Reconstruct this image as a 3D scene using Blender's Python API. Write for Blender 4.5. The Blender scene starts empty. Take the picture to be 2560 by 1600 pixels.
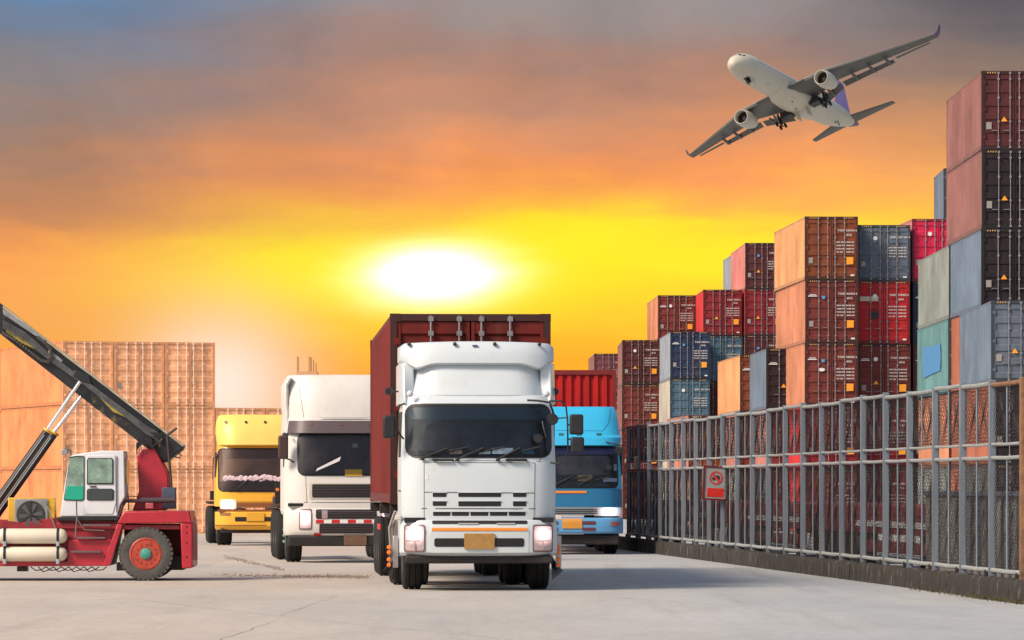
import bpy, math, random
from mathutils import Vector, Matrix
R = math.radians
random.seed(7)
sc = bpy.context.scene
F = 10816.0          # focal length in photograph pixels
EYE = 1.53
# ---------------------------------------------------------------- camera
cam_d = bpy.data.cameras.new('camera'); cam = bpy.data.objects.new('camera', cam_d)
sc.collection.objects.link(cam); sc.camera = cam
cam.location = (0, 0, EYE); cam.rotation_euler = (R(90), 0, 0)
cam_d.sensor_width = 36; cam_d.lens = 36 * F / 2560; cam_d.shift_y = 415 / 2560
cam_d.clip_start = 0.5; cam_d.clip_end = 9000
# ---------------------------------------------------------------- exposure
EXPO = 0.5
vs = sc.view_settings
vs.view_transform = 'Standard'; vs.look = 'None'; vs.gamma = 1; vs.exposure = EXPO
vs.use_curve_mapping = False
# ---------------------------------------------------------------- sun lamp (from the left, a little behind the camera)
SUN_EL, SUN_AZ = 40, -126        # azimuth from +Y towards +X
sd = bpy.data.lights.new('sun', 'SUN'); sun = bpy.data.objects.new('sun', sd); sc.collection.objects.link(sun)
sd.energy = 3.2; sd.angle = R(18); sd.color = (1.0, 0.83, 0.66)
ld = Vector((math.cos(R(SUN_EL)) * math.sin(R(SUN_AZ)), math.cos(R(SUN_EL)) * math.cos(R(SUN_AZ)), math.sin(R(SUN_EL))))
sun.rotation_euler = ld.to_track_quat('Z', 'Y').to_euler(); sun.location = (0, 0, 60)

def lin(c):
    return tuple(((v / 255) / 12.92 if v / 255 <= 0.04045 else ((v / 255 + 0.055) / 1.055) ** 2.4) for v in c)
# ---------------------------------------------------------------- world: procedural sunset sky
def build_world():
    w = bpy.data.worlds.new('World'); sc.world = w; w.use_nodes = True
    nt = w.node_tree; nt.nodes.clear(); N = nt.nodes.new; L = nt.links.new
    def math_(op, a, b=None, c=None, clamp=False):
        n = N('ShaderNodeMath'); n.operation = op; n.use_clamp = clamp
        for i, v in enumerate((a, b, c)):
            if v is None: continue
            if isinstance(v, (int, float)): n.inputs[i].default_value = v
            else: L(v, n.inputs[i])
        return n.outputs[0]
    def ramp(fac, stops, interp='B_SPLINE'):
        n = N('ShaderNodeValToRGB'); n.color_ramp.interpolation = interp
        cr = n.color_ramp
        while len(cr.elements) < len(stops): cr.elements.new(0.5)
        for e, (p, c) in zip(cr.elements, stops):
            e.position = p; e.color = (*lin(c), 1)
        L(fac, n.inputs[0]); return n.outputs[0]
    def mix(f, a, b, mode='MIX'):
        n = N('ShaderNodeMix'); n.data_type = 'RGBA'; n.blend_type = mode
        if isinstance(f, (int, float)): n.inputs[0].default_value = f
        else: L(f, n.inputs[0])
        for s, v in ((6, a), (7, b)):
            if isinstance(v, tuple): n.inputs[s].default_value = (*v, 1)
            else: L(v, n.inputs[s])
        return n.outputs[2]
    def smooth(v, a, b):
        n = N('ShaderNodeMapRange'); n.interpolation_type = 'SMOOTHSTEP'
        L(v, n.inputs[0]); n.inputs[1].default_value = a; n.inputs[2].default_value = b
        return n.outputs[0]
    tc = N('ShaderNodeTexCoord'); sep = N('ShaderNodeSeparateXYZ'); L(tc.outputs['Generated'], sep.inputs[0])
    X, Y, Z = sep.outputs
    az = math_('ARCTAN2', X, Y)
    el = math_('ARCSINE', Z)
    U = math_('MULTIPLY', az, F / 1000); V = math_('MULTIPLY', el, F / 1000)
    def cloud(su, sv, scale, detail, rough, off):
        c = N('ShaderNodeCombineXYZ')
        L(math_('MULTIPLY', U, su), c.inputs[0]); L(math_('MULTIPLY', V, sv), c.inputs[1]); c.inputs[2].default_value = off
        n = N('ShaderNodeTexNoise'); n.inputs['Scale'].default_value = scale; n.inputs['Detail'].default_value = detail
        n.inputs['Roughness'].default_value = rough; n.inputs['Distortion'].default_value = 0.35
        L(c.outputs[0], n.inputs[0]); return math_('SUBTRACT', n.outputs[0], 0.5)
    big = cloud(0.8, 1.7, 1.1, 2, 0.45, 3.1)
    wis = cloud(1.0, 4.5, 2.2, 6, 0.55, 7.7)
    # cloud layer tilts down to the left and down slightly to the right as in the picture
    tilt = math_('MULTIPLY', math_('POWER', math_('ABSOLUTE', math_('ADD', U, -0.25)), 1.6), 0.015)
    Vd = math_('ADD', math_('ADD', V, tilt), math_('ADD', math_('MULTIPLY', big, 0.30), math_('MULTIPLY', wis, 0.20)))
    t = math_('DIVIDE', math_('ADD', Vd, -0.03), 1.4, clamp=True)
    mid = ramp(t, [(0.000, (245, 150, 50)), (0.182, (253, 160, 42)), (0.239, (255, 176, 48)), (0.318, (255, 208, 56)), (0.382, (255, 236, 50)), (0.429, (255, 222, 48)), (0.468, (255, 180, 74)), (0.532, (251, 158, 86)), (0.582, (233, 148, 96)), (0.632, (204, 144, 110)), (0.689, (182, 135, 114)), (0.750, (160, 130, 120)), (0.825, (148, 142, 142))])
    lft = ramp(t, [(0.000, (240, 150, 70)), (0.239, (246, 166, 70)), (0.325, (242, 168, 88)), (0.396, (248, 160, 86)), (0.450, (240, 154, 86)), (0.496, (196, 132, 94)), (0.554, (188, 134, 98)), (0.611, (158, 126, 110)), (0.682, (134, 125, 124)), (0.746, (124, 126, 136)), (0.804, (112, 132, 160)), (0.868, (96, 138, 180))])
    rgt = ramp(t, [(0.000, (245, 150, 50)), (0.225, (253, 170, 50)), (0.368, (255, 225, 54)), (0.425, (255, 214, 60)), (0.482, (252, 182, 84)), (0.539, (240, 168, 96)), (0.596, (214, 152, 104)), (0.661, (178, 136, 106)), (0.725, (142, 120, 108)), (0.789, (112, 104, 106)), (0.868, (90, 86, 92))])
    colr = mix(smooth(U, -0.15, -1.25), mid, lft)
    colr = mix(smooth(U, 0.45, 1.25), colr, rgt)
    # soft mottling of the cloud deck
    mot = cloud(1.0, 1.5, 2.4, 7, 0.55, 1.3)
    v_ = N('ShaderNodeHueSaturation'); L(colr, v_.inputs['Color'])
    amp = math_('MULTIPLY', smooth(V, 0.35, 0.9), 0.60)
    L(math_('ADD', 1.06, math_('MULTIPLY', mot, amp)), v_.inputs['Value']); colr = v_.outputs[0]
    # the sun behind thin cloud, wider than tall
    du = math_('DIVIDE', math_('ADD', U, 0.195), 0.135); dv = math_('DIVIDE', math_('ADD', V, -0.526), 0.055)
    wob = math_('ADD', 1.0, math_('MULTIPLY', wis, 0.9))
    r2 = math_('MULTIPLY', math_('ADD', math_('MULTIPLY', du, du), math_('MULTIPLY', dv, dv)), wob)
    core = math_('EXPONENT', math_('MULTIPLY', r2, -0.9))
    du2 = math_('DIVIDE', math_('ADD', U, 0.20), 0.56); dv2 = math_('DIVIDE', math_('ADD', V, -0.545), 0.115)
    r3 = math_('ADD', math_('MULTIPLY', du2, du2), math_('MULTIPLY', dv2, dv2))
    glow = math_('EXPONENT', math_('MULTIPLY', math_('MULTIPLY', r3, wob), -1.0))
    colr = mix(math_('MULTIPLY', glow, 0.95, clamp=True), colr, lin((255, 242, 40)))
    colr = mix(1.0, colr, mix(math_('MULTIPLY', core, 1.0), (0, 0, 0), (2.2, 2.2, 2.4)), 'ADD')
    # pale luminous haze low in the sky on the left
    du4 = math_('DIVIDE', math_('ADD', U, 0.73), 0.20); dv4 = math_('DIVIDE', math_('ADD', V, -0.25), 0.17)
    g4 = math_('EXPONENT', math_('MULTIPLY', math_('ADD', math_('MULTIPLY', du4, du4), math_('MULTIPLY', dv4, dv4)), -1.0))
    colr = mix(math_('MULTIPLY', g4, 0.95), colr, lin((255, 240, 222)))
    # scale for exposure
    sc_ = mix(1.0, colr, tuple([2 ** -EXPO] * 3), 'MULTIPLY')
    # overcast rest of the sky, away from the sunset
    sky = N('ShaderNodeTexSky'); sky.sky_type = 'NISHITA'; sky.sun_disc = False
    sky.sun_elevation = R(SUN_EL); sky.sun_rotation = R(SUN_AZ % 360); sky.dust_density = 3
    nsk = mix(1.0, sky.outputs[0], (0.055, 0.055, 0.055), 'MULTIPLY')
    over = mix(1.0, nsk, (0.15, 0.165, 0.19), 'ADD')
    m1 = smooth(V, 4.2, 1.35)                       # 1 low, 0 high
    m2 = smooth(math_('ABSOLUTE', U), 16.0, 4.0)
    msk = math_('MULTIPLY', m1, m2)
    out = mix(msk, over, sc_)
    bg = N('ShaderNodeBackground'); L(out, bg.inputs[0]); bg.inputs[1].default_value = 1.0
    o = N('ShaderNodeOutputWorld'); L(bg.outputs[0], o.inputs[0])
build_world()

# ================================================================ helpers
def link(o, parent=None):
    sc.collection.objects.link(o)
    if parent: o.parent = parent
    return o
def thing(name, label, cat, loc=(0, 0, 0), rz=0, group=None):
    o = bpy.data.objects.new(name, None); link(o); o.location = loc; o.rotation_euler = (0, 0, rz)
    o['label'] = label; o['category'] = cat
    if group: o['group'] = group
    o.empty_display_size = 0.3
    return o
def tag(o, label, cat, group=None):
    o['label'] = label; o['category'] = cat
    if group: o['group'] = group
    return o
_m = {}
def mat(name, col=None, rough=0.5, metal=0.0, var=0.0, scale=3.0, emit=None, es=1.0, objcol=False, bump=0.0,
        col2=None, patch=(0.55, 0.7), streak=False, spec=0.5, coat=0.0):
    """principled material; var = value noise, col2 = patches of wear"""
    if name in _m: return _m[name]
    m = bpy.data.materials.new(name); m.use_nodes = True; nt = m.node_tree
    b = nt.nodes['Principled BSDF']; N = nt.nodes.new; L = nt.links.new
    b.inputs['Roughness'].default_value = rough; b.inputs['Metallic'].default_value = metal
    b.inputs['Specular IOR Level'].default_value = spec; b.inputs['Coat Weight'].default_value = coat
    c0 = col or (0.5, 0.5, 0.5)
    b.inputs['Base Color'].default_value = (*c0, 1)
    tc = N('ShaderNodeTexCoord'); src = None
    if objcol:
        oi = N('ShaderNodeObjectInfo'); src = oi.outputs['Color']
    mp = N('ShaderNodeMapping'); L(tc.outputs['Object'], mp.inputs[0])
    if streak: mp.inputs['Scale'].default_value = (1, 0.16, 0.14)
    if objcol:
        va = N('ShaderNodeVectorMath'); va.operation = 'MULTIPLY_ADD'
        L(oi.outputs['Random'], va.inputs[0]); va.inputs[1].default_value = (37, 21, 13); L(mp.outputs[0], va.inputs[2]); vec = va.outputs[0]
    else: vec = mp.outputs[0]
    if var or col2 or bump:
        nz = N('ShaderNodeTexNoise'); nz.inputs['Scale'].default_value = scale; nz.inputs['Detail'].default_value = 5
        nz.inputs['Roughness'].default_value = 0.65; L(vec, nz.inputs[0])
    if var:
        hs = N('ShaderNodeHueSaturation'); mr = N('ShaderNodeMapRange')
        L(nz.outputs[0], mr.inputs[0]); mr.inputs[1].default_value = 0.3; mr.inputs[2].default_value = 0.7
        mr.inputs[3].default_value = 1 - var; mr.inputs[4].default_value = 1 + var
        L(mr.outputs[0], hs.inputs['Value'])
        if src: L(src, hs.inputs['Color'])
        else: hs.inputs['Color'].default_value = (*c0, 1)
        src = hs.outputs[0]
    if col2:
        n2 = N('ShaderNodeTexNoise'); n2.inputs['Scale'].default_value = scale * 0.7; n2.inputs['Detail'].default_value = 7
        n2.inputs['Roughness'].default_value = 0.7; L(vec, n2.inputs[0])
        m2 = N('ShaderNodeMapRange'); L(n2.outputs[0], m2.inputs[0]); m2.inputs[1].default_value = patch[0]; m2.inputs[2].default_value = patch[1]
        mx = N('ShaderNodeMix'); mx.data_type = 'RGBA'; L(m2.outputs[0], mx.inputs[0])
        if src: L(src, mx.inputs[6])
        else: mx.inputs[6].default_value = (*c0, 1)
        mx.inputs[7].default_value = (*col2, 1); src = mx.outputs[2]
    if src: L(src, b.inputs['Base Color'])
    if bump:
        bp = N('ShaderNodeBump'); bp.inputs['Strength'].default_value = bump; bp.inputs['Distance'].default_value = 0.02
        L(nz.outputs[0], bp.inputs['Height']); L(bp.outputs[0], b.inputs['Normal'])
    if emit:
        b.inputs['Emission Color'].default_value = (*emit, 1); b.inputs['Emission Strength'].default_value = es
    _m[name] = m; return m
def glass_mat(name, tint=(0.5, 0.6, 0.6), gl=0.25):
    if name in _m: return _m[name]
    m = bpy.data.materials.new(name); m.use_nodes = True; nt = m.node_tree; nt.nodes.clear(); N = nt.nodes.new
    t = N('ShaderNodeBsdfTransparent'); t.inputs[0].default_value = (*tint, 1)
    g = N('ShaderNodeBsdfGlossy'); g.inputs['Roughness'].default_value = 0.06; g.inputs[0].default_value = (0.8, 0.85, 0.9, 1)
    fr = N('ShaderNodeLayerWeight'); fr.inputs[0].default_value = gl
    mx = N('ShaderNodeMixShader'); nt.links.new(fr.outputs['Fresnel'], mx.inputs[0]); nt.links.new(t.outputs[0], mx.inputs[1]); nt.links.new(g.outputs[0], mx.inputs[2])
    o = N('ShaderNodeOutputMaterial'); nt.links.new(mx.outputs[0], o.inputs[0]); _m[name] = m; return m

class MB:
    def __init__(s): s.v = []; s.f = []
    def add(s, vs, fs):
        n = len(s.v); s.v += [tuple(p) for p in vs]; s.f += [tuple(i + n for i in f) for f in fs]; return s
    def box(s, x0, x1, y0, y1, z0, z1):
        return s.add([(x0, y0, z0), (x1, y0, z0), (x1, y1, z0), (x0, y1, z0), (x0, y0, z1), (x1, y0, z1), (x1, y1, z1), (x0, y1, z1)],
                     [(3, 2, 1, 0), (4, 5, 6, 7), (0, 1, 5, 4), (1, 2, 6, 5), (2, 3, 7, 6), (3, 0, 4, 7)])
    def prism(s, pts, a, b, axis='y'):
        """polygon in the other two axes, extruded along axis"""
        n = len(pts)
        def P(p, t):
            return {'y': (p[0], t, p[1]), 'x': (t, p[0], p[1]), 'z': (p[0], p[1], t)}[axis]
        vs = [P(p, a) for p in pts] + [P(p, b) for p in pts]
        return s.add(vs, [tuple(range(n)), tuple(range(2 * n - 1, n - 1, -1))] + [(i, (i + 1) % n, n + (i + 1) % n, n + i) for i in range(n)])
    def loft(s, secs, cap=True, closed=True):
        n = len(secs[0]); k = len(secs); vs = [p for q in secs for p in q]; fs = []
        for j in range(k - 1):
            for i in range(n if closed else n - 1):
                i2 = (i + 1) % n; fs.append((j * n + i, j * n + i2, (j + 1) * n + i2, (j + 1) * n + i))
        if cap: fs += [tuple(range(n)), tuple((k - 1) * n + i for i in range(n))]
        return s.add(vs, fs)
    def tube(s, path, r, n=8, r2=None):
        P = [Vector(p) for p in path]; secs = []
        up = Vector((0.13, 0.21, 0.97)).normalized()
        for i, p in enumerate(P):
            d = (P[min(i + 1, len(P) - 1)] - P[max(i - 1, 0)]).normalized()
            a = d.cross(up)
            if a.length < 0.1: a = d.cross(Vector((1, 0, 0)))
            a.normalize(); b = d.cross(a)
            rr = r if r2 is None else r + (r2 - r) * i / (len(P) - 1)
            secs.append([tuple(p + a * (rr * math.cos(t)) + b * (rr * math.sin(t))) for t in [2 * math.pi * k / n for k in range(n)]])
        return s.loft(secs)
    def lathe(s, prof, n=28, axis='x', c=(0, 0, 0), cap=True):
        """prof: (along axis, radius)"""
        secs = []
        for a, r in prof:
            ring = []
            for k in range(n):
                t = 2 * math.pi * k / n; u, w = r * math.cos(t), r * math.sin(t)
                ring.append({'x': (c[0] + a, c[1] + u, c[2] + w), 'y': (c[0] + u, c[1] + a, c[2] + w), 'z': (c[0] + u, c[1] + w, c[2] + a)}[axis])
            secs.append(ring)
        return s.loft(secs, cap)
    def build(s, name, m, parent=None, bevel=0.0, smooth=35, color=None, seg=2):
        me = bpy.data.meshes.new(name); me.from_pydata(s.v, [], s.f); me.validate(); 
        import bmesh
        bm = bmesh.new(); bm.from_mesh(me); bmesh.ops.recalc_face_normals(bm, faces=bm.faces); bm.to_mesh(me); bm.free()
        me.materials.append(m)
        if smooth:
            me.polygons.foreach_set('use_smooth', [True] * len(me.polygons)); me.set_sharp_from_angle(angle=R(smooth))
        o = bpy.data.objects.new(name, me); link(o, parent)
        if bevel:
            bv = o.modifiers.new('bevel', 'BEVEL'); bv.width = bevel; bv.segments = seg; bv.limit_method = 'ANGLE'; bv.angle_limit = R(35)
        if color: o.color = (*color, 1)
        return o
def box(name, m, parent, *d, bevel=0.01, **k): return MB().box(*d).build(name, m, parent, bevel=bevel, **k)
def tube(name, m, parent, path, r, n=8, **k): return MB().tube(path, r, n).build(name, m, parent, **k)
def copy_tree(o, parent=None):
    c = o.copy(); sc.collection.objects.link(c); c.parent = parent
    for ch in list(o.children): copy_tree(ch, c)
    return c
def text_mesh(lines, size, name='t'):
    """lines: (text, x, z); returns verts and faces in the xz plane"""
    mb = MB()
    for t, x, z, sz in lines:
        cu = bpy.data.curves.new('t', 'FONT'); cu.body = t; cu.size = sz * size; cu.resolution_u = 1; cu.space_character = 1.05; cu.offset = 0.006
        ob = bpy.data.objects.new('t', cu); me = bpy.data.meshes.new_from_object(ob)
        mb.add([(v.co.x + x, 0, v.co.y + z) for v in me.vertices], [tuple(p.vertices) for p in me.polygons])
        bpy.data.objects.remove(ob); bpy.data.curves.remove(cu); bpy.data.meshes.remove(me)
    return mb
def disc(x, z, r, y, n=16, rz=None):
    return [(x + r * math.cos(2 * math.pi * k / n), y, z + (rz or r) * math.sin(2 * math.pi * k / n)) for k in range(n)]

# ---------------------------------------------------------------- shared materials
black_rubber = mat('tyre rubber', (0.010, 0.0095, 0.009), 0.85, var=0.3, scale=6, bump=0.3)
black_plastic = mat('black plastic', (0.015, 0.015, 0.017), 0.45, var=0.2)
dark_metal = mat('dark chassis metal', (0.014, 0.011, 0.010), 0.7, var=0.4, scale=5, col2=(0.04, 0.022, 0.015))
rim_mat = mat('rim steel', (0.08, 0.07, 0.065), 0.55, 0.4, var=0.3)
white_paint = mat('white truck paint', (0.54, 0.60, 0.635), 0.30, var=0.03, scale=1.6, coat=0.3, col2=(0.43, 0.43, 0.41), patch=(0.56, 0.85))
white_old = mat('dusty white truck paint', (0.63, 0.605, 0.575), 0.42, var=0.05, scale=1.6, col2=(0.48, 0.40, 0.32), patch=(0.55, 0.85))
gasket = mat('window rubber', (0.012, 0.012, 0.013), 0.5)
seam_m = mat('panel seam', (0.10, 0.10, 0.10), 0.7)
interior = mat('dark cab interior', (0.022, 0.026, 0.032), 0.6, var=0.5, scale=2.5, col2=(0.07, 0.08, 0.10), patch=(0.5, 0.75))
glass = glass_mat('windscreen glass', (0.85, 0.9, 0.92), 0.25)
grille_m = mat('grille black', (0.012, 0.010, 0.012), 0.5)
plate_m = mat('gold number plate', (0.36, 0.20, 0.055), 0.5, var=0.15, scale=14)
orange_m = mat('orange reflector', (0.80, 0.24, 0.03), 0.4)
amber = mat('amber marker lens', (0.9, 0.20, 0.03), 0.3)
lamp_on = mat('lit headlight', (1, 1, 1), 0.3, emit=(1.0, 0.93, 0.90), es=4)
def lens_mat(name, cx, cz, r, col=(1.0, .62, .60), es=1.3):
    """headlight reflector bowl lit by its bulb, brightest round the bulb"""
    m = mat(name, (0.45, 0.36, 0.37), 0.25, 0.3); nt = m.node_tree; N = nt.nodes.new; L = nt.links.new; b = nt.nodes['Principled BSDF']
    tc = N('ShaderNodeTexCoord'); ab = N('ShaderNodeVectorMath'); ab.operation = 'ABSOLUTE'; L(tc.outputs['Object'], ab.inputs[0])
    mp = N('ShaderNodeMapping'); mp.inputs['Location'].default_value = (-cx, 0, -cz); L(ab.outputs[0], mp.inputs[0])
    ml = N('ShaderNodeVectorMath'); ml.operation = 'MULTIPLY'; ml.inputs[1].default_value = (1, 0, 1); L(mp.outputs[0], ml.inputs[0])
    ln = N('ShaderNodeVectorMath'); ln.operation = 'LENGTH'; L(ml.outputs[0], ln.inputs[0])
    mr = N('ShaderNodeMapRange'); mr.interpolation_type = 'SMOOTHSTEP'; L(ln.outputs['Value'], mr.inputs[0]); mr.inputs[1].default_value = r; mr.inputs[2].default_value = .02; mr.inputs[3].default_value = 0.04; mr.inputs[4].default_value = es
    b.inputs['Emission Color'].default_value = (*col, 1); L(mr.outputs[0], b.inputs['Emission Strength']); return m
lamp_soft = mat('headlight reflector', (0.55, 0.42, 0.42), 0.25, 0.6)
red_m = mat('red reflector', (0.5, 0.02, 0.02), 0.4)
white_m = mat('white sticker', (0.7, 0.7, 0.7), 0.5)
galv = mat('galvanised fence steel', (0.165, 0.195, 0.235), 0.5, 0.3, var=0.2, scale=6, col2=(0.18, 0.12, 0.08), patch=(0.66, 0.8), streak=True)
galv_w = mat('weathered galvanised rail', (0.34, 0.35, 0.335), 0.5, 0.2, var=0.15, scale=5, col2=(0.25, 0.20, 0.14), patch=(0.62, 0.8))
wire_m = mat('chain link wire', (0.040, 0.030, 0.028), 0.6, 0.3, var=0.3)
rust_m = mat('rusty steel', (0.24, 0.12, 0.06), 0.75, 0.2, var=0.4, scale=6, col2=(0.10, 0.06, 0.05))

# ================================================================ ground
def gz(x, y):
    t = min(1, max(0, (y - 122) / 30)); t = t * t * (3 - 2 * t); return -0.62 * t
def build_ground():
    ys = [-60, 0, 20, 40, 60, 80, 100, 110, 118] + [122 + 2 * i for i in range(16)] + [160, 200, 260, 350, 600, 1200, 3000, 6000]
    xs = [-4000, -1200, -300, -100, -50, -20, 0, 20, 50, 100, 300, 1200, 4000]
    vs = [(x, y, gz(x, y)) for y in ys for x in xs]; n = len(xs)
    fs = [(j * n + i, j * n + i + 1, (j + 1) * n + i + 1, (j + 1) * n + i) for j in range(len(ys) - 1) for i in range(n - 1)]
    m = bpy.data.materials.new('worn concrete'); m.use_nodes = True; nt = m.node_tree; b = nt.nodes['Principled BSDF']; N = nt.nodes.new; L = nt.links.new
    tc = N('ShaderNodeTexCoord')
    def nz(scale, det, sx, sy, rough=0.6):
        mp = N('ShaderNodeMapping'); mp.inputs['Scale'].default_value = (sx, sy, 1); L(tc.outputs['Object'], mp.inputs[0])
        q = N('ShaderNodeTexNoise'); q.inputs['Scale'].default_value = scale; q.inputs['Detail'].default_value = det; q.inputs['Roughness'].default_value = rough
        L(mp.outputs[0], q.inputs[0]); return q.outputs[0]
    def cr(fac, stops):
        r = N('ShaderNodeValToRGB'); e = r.color_ramp.elements
        while len(e) < len(stops): e.new(0.5)
        for q, (p, c) in zip(e, stops): q.position = p; q.color = (*c, 1)
        L(fac, r.inputs[0]); return r.outputs[0]
    def mapr(v, a, b_):
        q = N('ShaderNodeMapRange'); L(v, q.inputs[0]); q.inputs[1].default_value = a; q.inputs[2].default_value = b_; return q.outputs[0]
    def mul(a, b_):
        x = N('ShaderNodeMix'); x.data_type = 'RGBA'; x.blend_type = 'MULTIPLY'; x.inputs[0].default_value = 1; L(a, x.inputs[6]); L(b_, x.inputs[7]); return x.outputs[2]
    c = cr(nz(0.16, 4, 1, 0.35), [(0.32, (0.37, 0.37, 0.37)), (0.5, (0.44, 0.415, 0.385)), (0.68, (0.48, 0.46, 0.435))])
    c = mul(c, cr(nz(1.1, 7, 1, 0.22, 0.7), [(0.30, (0.89, 0.88, 0.87)), (0.55, (1, 1, 1)), (0.8, (1.08, 1.07, 1.06))]))
    c = mul(c, cr(nz(7, 8, 1, 0.3, 0.75), [(0.28, (0.88, 0.87, 0.86)), (0.5, (1, 1, 1)), (0.75, (1.08, 1.08, 1.08))]))
    c = mul(c, cr(nz(20, 2, 1, 0.2), [(0.20, (0.45, 0.42, 0.38)), (0.27, (1, 1, 1)), (1, (1, 1, 1))]))
    sp = N('ShaderNodeSeparateXYZ'); L(tc.outputs['Object'], sp.inputs[0]); ad = N('ShaderNodeMath'); ad.operation = 'MULTIPLY_ADD'
    L(nz(0.25, 3, 1, 0.3), ad.inputs[0]); ad.inputs[1].default_value = 4.0; L(sp.outputs[0], ad.inputs[2])
    c = mul(c, cr(mapr(ad.outputs[0], -1.5, 5.0), [(0.0, (1.06, 0.99, 0.92)), (1.0, (0.86, 0.93, 1.0))]))
    # tyre tracks and drips running down the yard
    c = mul(c, cr(nz(0.9, 3, 1.4, 0.05), [(0.25, (0.80, 0.79, 0.78)), (0.42, (1, 1, 1)), (1, (1, 1, 1))]))
    L(c, b.inputs['Base Color']); b.inputs['Roughness'].default_value = 0.8
    bp = N('ShaderNodeBump'); bp.inputs['Strength'].default_value = 0.25; bp.inputs['Distance'].default_value = 0.03; L(nz(9, 6, 1, 1), bp.inputs['Height']); L(bp.outputs[0], b.inputs['Normal'])
    o = MB().add(vs, fs).build('ground', m, smooth=80); o['kind'] = 'structure'
    # expansion joints and cracks, thin strips on the concrete
    jm = mat('joint filler', (0.23, 0.20, 0.175), 0.9, var=0.3)
    def g(px, py):
        y = EYE * F / (py - 1215); return ((px - 1280) * y / F, y)
    mb = MB()
    for pts, wd in (([(0, 1472), (350, 1500), (700, 1541), (1000, 1572), (1280, 1600)], 0.035), ([(700, 1541), (845, 1490)], 0.03), ([(545, 1602), (690, 1552)], 0.03),
                    ([(1390, 1483), (1560, 1496), (1700, 1505)], 0.03), ([(500, 1429), (720, 1440), (930, 1445)], 0.05)):
        P = [g(*p) for p in pts]; Q = []
        for a, b_ in zip(P, P[1:]):
            for k in range(10):
                t = k / 10; Q.append((a[0] + (b_[0] - a[0]) * t + random.uniform(-.03, .03), a[1] + (b_[1] - a[1]) * t + random.uniform(-.03, .03)))
        Q.append(P[-1])
        for a, b_ in zip(Q, Q[1:]):
            d = Vector((b_[0] - a[0], b_[1] - a[1])).normalized(); nx, ny = -d.y, d.x; w1 = wd * random.uniform(.4, 1.0) * (1.0 if abs(d.x) > .5 else .16)
            mb.add([(a[0] - nx * w1, a[1] - ny * w1, .004), (b_[0] - nx * w1, b_[1] - ny * w1, .004), (b_[0] + nx * w1, b_[1] + ny * w1, .004), (a[0] + nx * w1, a[1] + ny * w1, .004)], [(0, 1, 2, 3)])
    o = mb.build('ground_joint', jm, smooth=0); o['kind'] = 'structure'
    # dirt ridge between the trucks
    dm = mat('brown dirt', (0.20, 0.155, 0.12), 0.95, var=0.4, scale=10)
    mb = MB()
    for i in range(900):
        px = random.triangular(520, 935, 900); py = 1438 + random.gauss(0, 2.0) + (px - 520) * 0.012
        if random.random() < .3: px = 560 + random.random() * 150; py = 1392 + (px - 560) * .22 + random.gauss(0, 2)
        x, y = g(px, py); r = random.uniform(.008, .032); h = random.uniform(.005, .018)
        mb.add([(x - r, y - r, 0), (x + r, y - r, 0), (x + r, y + r, 0), (x - r, y + r, 0), (x, y, h)], [(0, 1, 4), (1, 2, 4), (2, 3, 4), (3, 0, 4)])
    o = mb.build('loose_dirt', dm, smooth=0); o['kind'] = 'stuff'; o['label'] = 'brown loose dirt scattered on the concrete beside the white trucks'; o['category'] = 'dirt'
build_ground()

# ================================================================ shipping containers
W, L12 = 2.438, 12.19
cont_m = mat('container paint', objcol=True, rough=0.6, var=0.30, scale=2.4, col2=(0.13, 0.055, 0.035), patch=(0.58, 0.84), streak=True, spec=0.3)
contf_m = mat('container frame paint', objcol=True, rough=0.6, var=0.2, scale=2)
bar_m = mat('locking bar steel', (0.24, 0.23, 0.235), 0.5, 0.3, var=0.2)
mark_m = mat('white lettering', (0.50, 0.46, 0.44), 0.6)
ysticker = mat('orange warning sticker', (0.85, 0.33, 0.02), 0.5)
gsticker = mat('grey data plate', (0.28, 0.26, 0.24), 0.5)
bsticker = mat('blue sticker', (0.08, 0.30, 0.62), 0.5)
hazard = mat('yellow hazard stripe', (0.65, 0.38, 0.10), 0.5)
_mesh = {}
def shared(key, fn, m):
    if key not in _mesh:
        o = fn().build(key[0], m, None, smooth=0); _mesh[key] = o.data; bpy.data.objects.remove(o)
    return _mesh[key]
def corr(mb, p0, p1, z0, z1, nrm, pitch=0.278, dep=0.036):
    """vertical corrugated wall from p0 to p1 (2D), recessed along -nrm"""
    a, b = Vector(p0), Vector(p1); d = (b - a); Ln = d.length; d.normalize(); n = Vector(nrm); k = round(Ln / pitch); pt = []
    for i in range(k):
        s = i * Ln / k; q = Ln / k
        pt += [(s, 0), (s + q * .25, 0), (s + q * .5, dep), (s + q * .75, dep)]
    pt.append((Ln, 0)); vs = []
    for s, t in pt:
        c = a + d * s - n * t; vs += [(c.x, c.y, z0), (c.x, c.y, z1)]
    mb.add(vs, [(2 * i, 2 * i + 2, 2 * i + 3, 2 * i + 1) for i in range(len(pt) - 1)])
def body_mb(H, Ln):
    m = MB()
    corr(m, (0.012, 0.12), (0.012, Ln - .12), 0.17, H - .08, (-1, 0)); corr(m, (W - .012, 0.12), (W - .012, Ln - .12), 0.17, H - .08, (1, 0))
    corr(m, (0.12, Ln - .012), (W - .12, Ln - .012), 0.17, H - .08, (0, 1))
    # roof with cross corrugation
    k = int(Ln / .2); vs = []
    for i in range(k + 1):
        y = .1 + (Ln - .2) * i / k; z = H - .02 - (.02 if i % 4 > 1 else 0); vs += [(.04, y, z), (W - .04, y, z)]
    m.add(vs, [(2 * i, 2 * i + 1, 2 * i + 3, 2 * i + 2) for i in range(k)])
    m.box(.05, W - .05, .1, Ln - .05, .1, .15)
    return m
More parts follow.
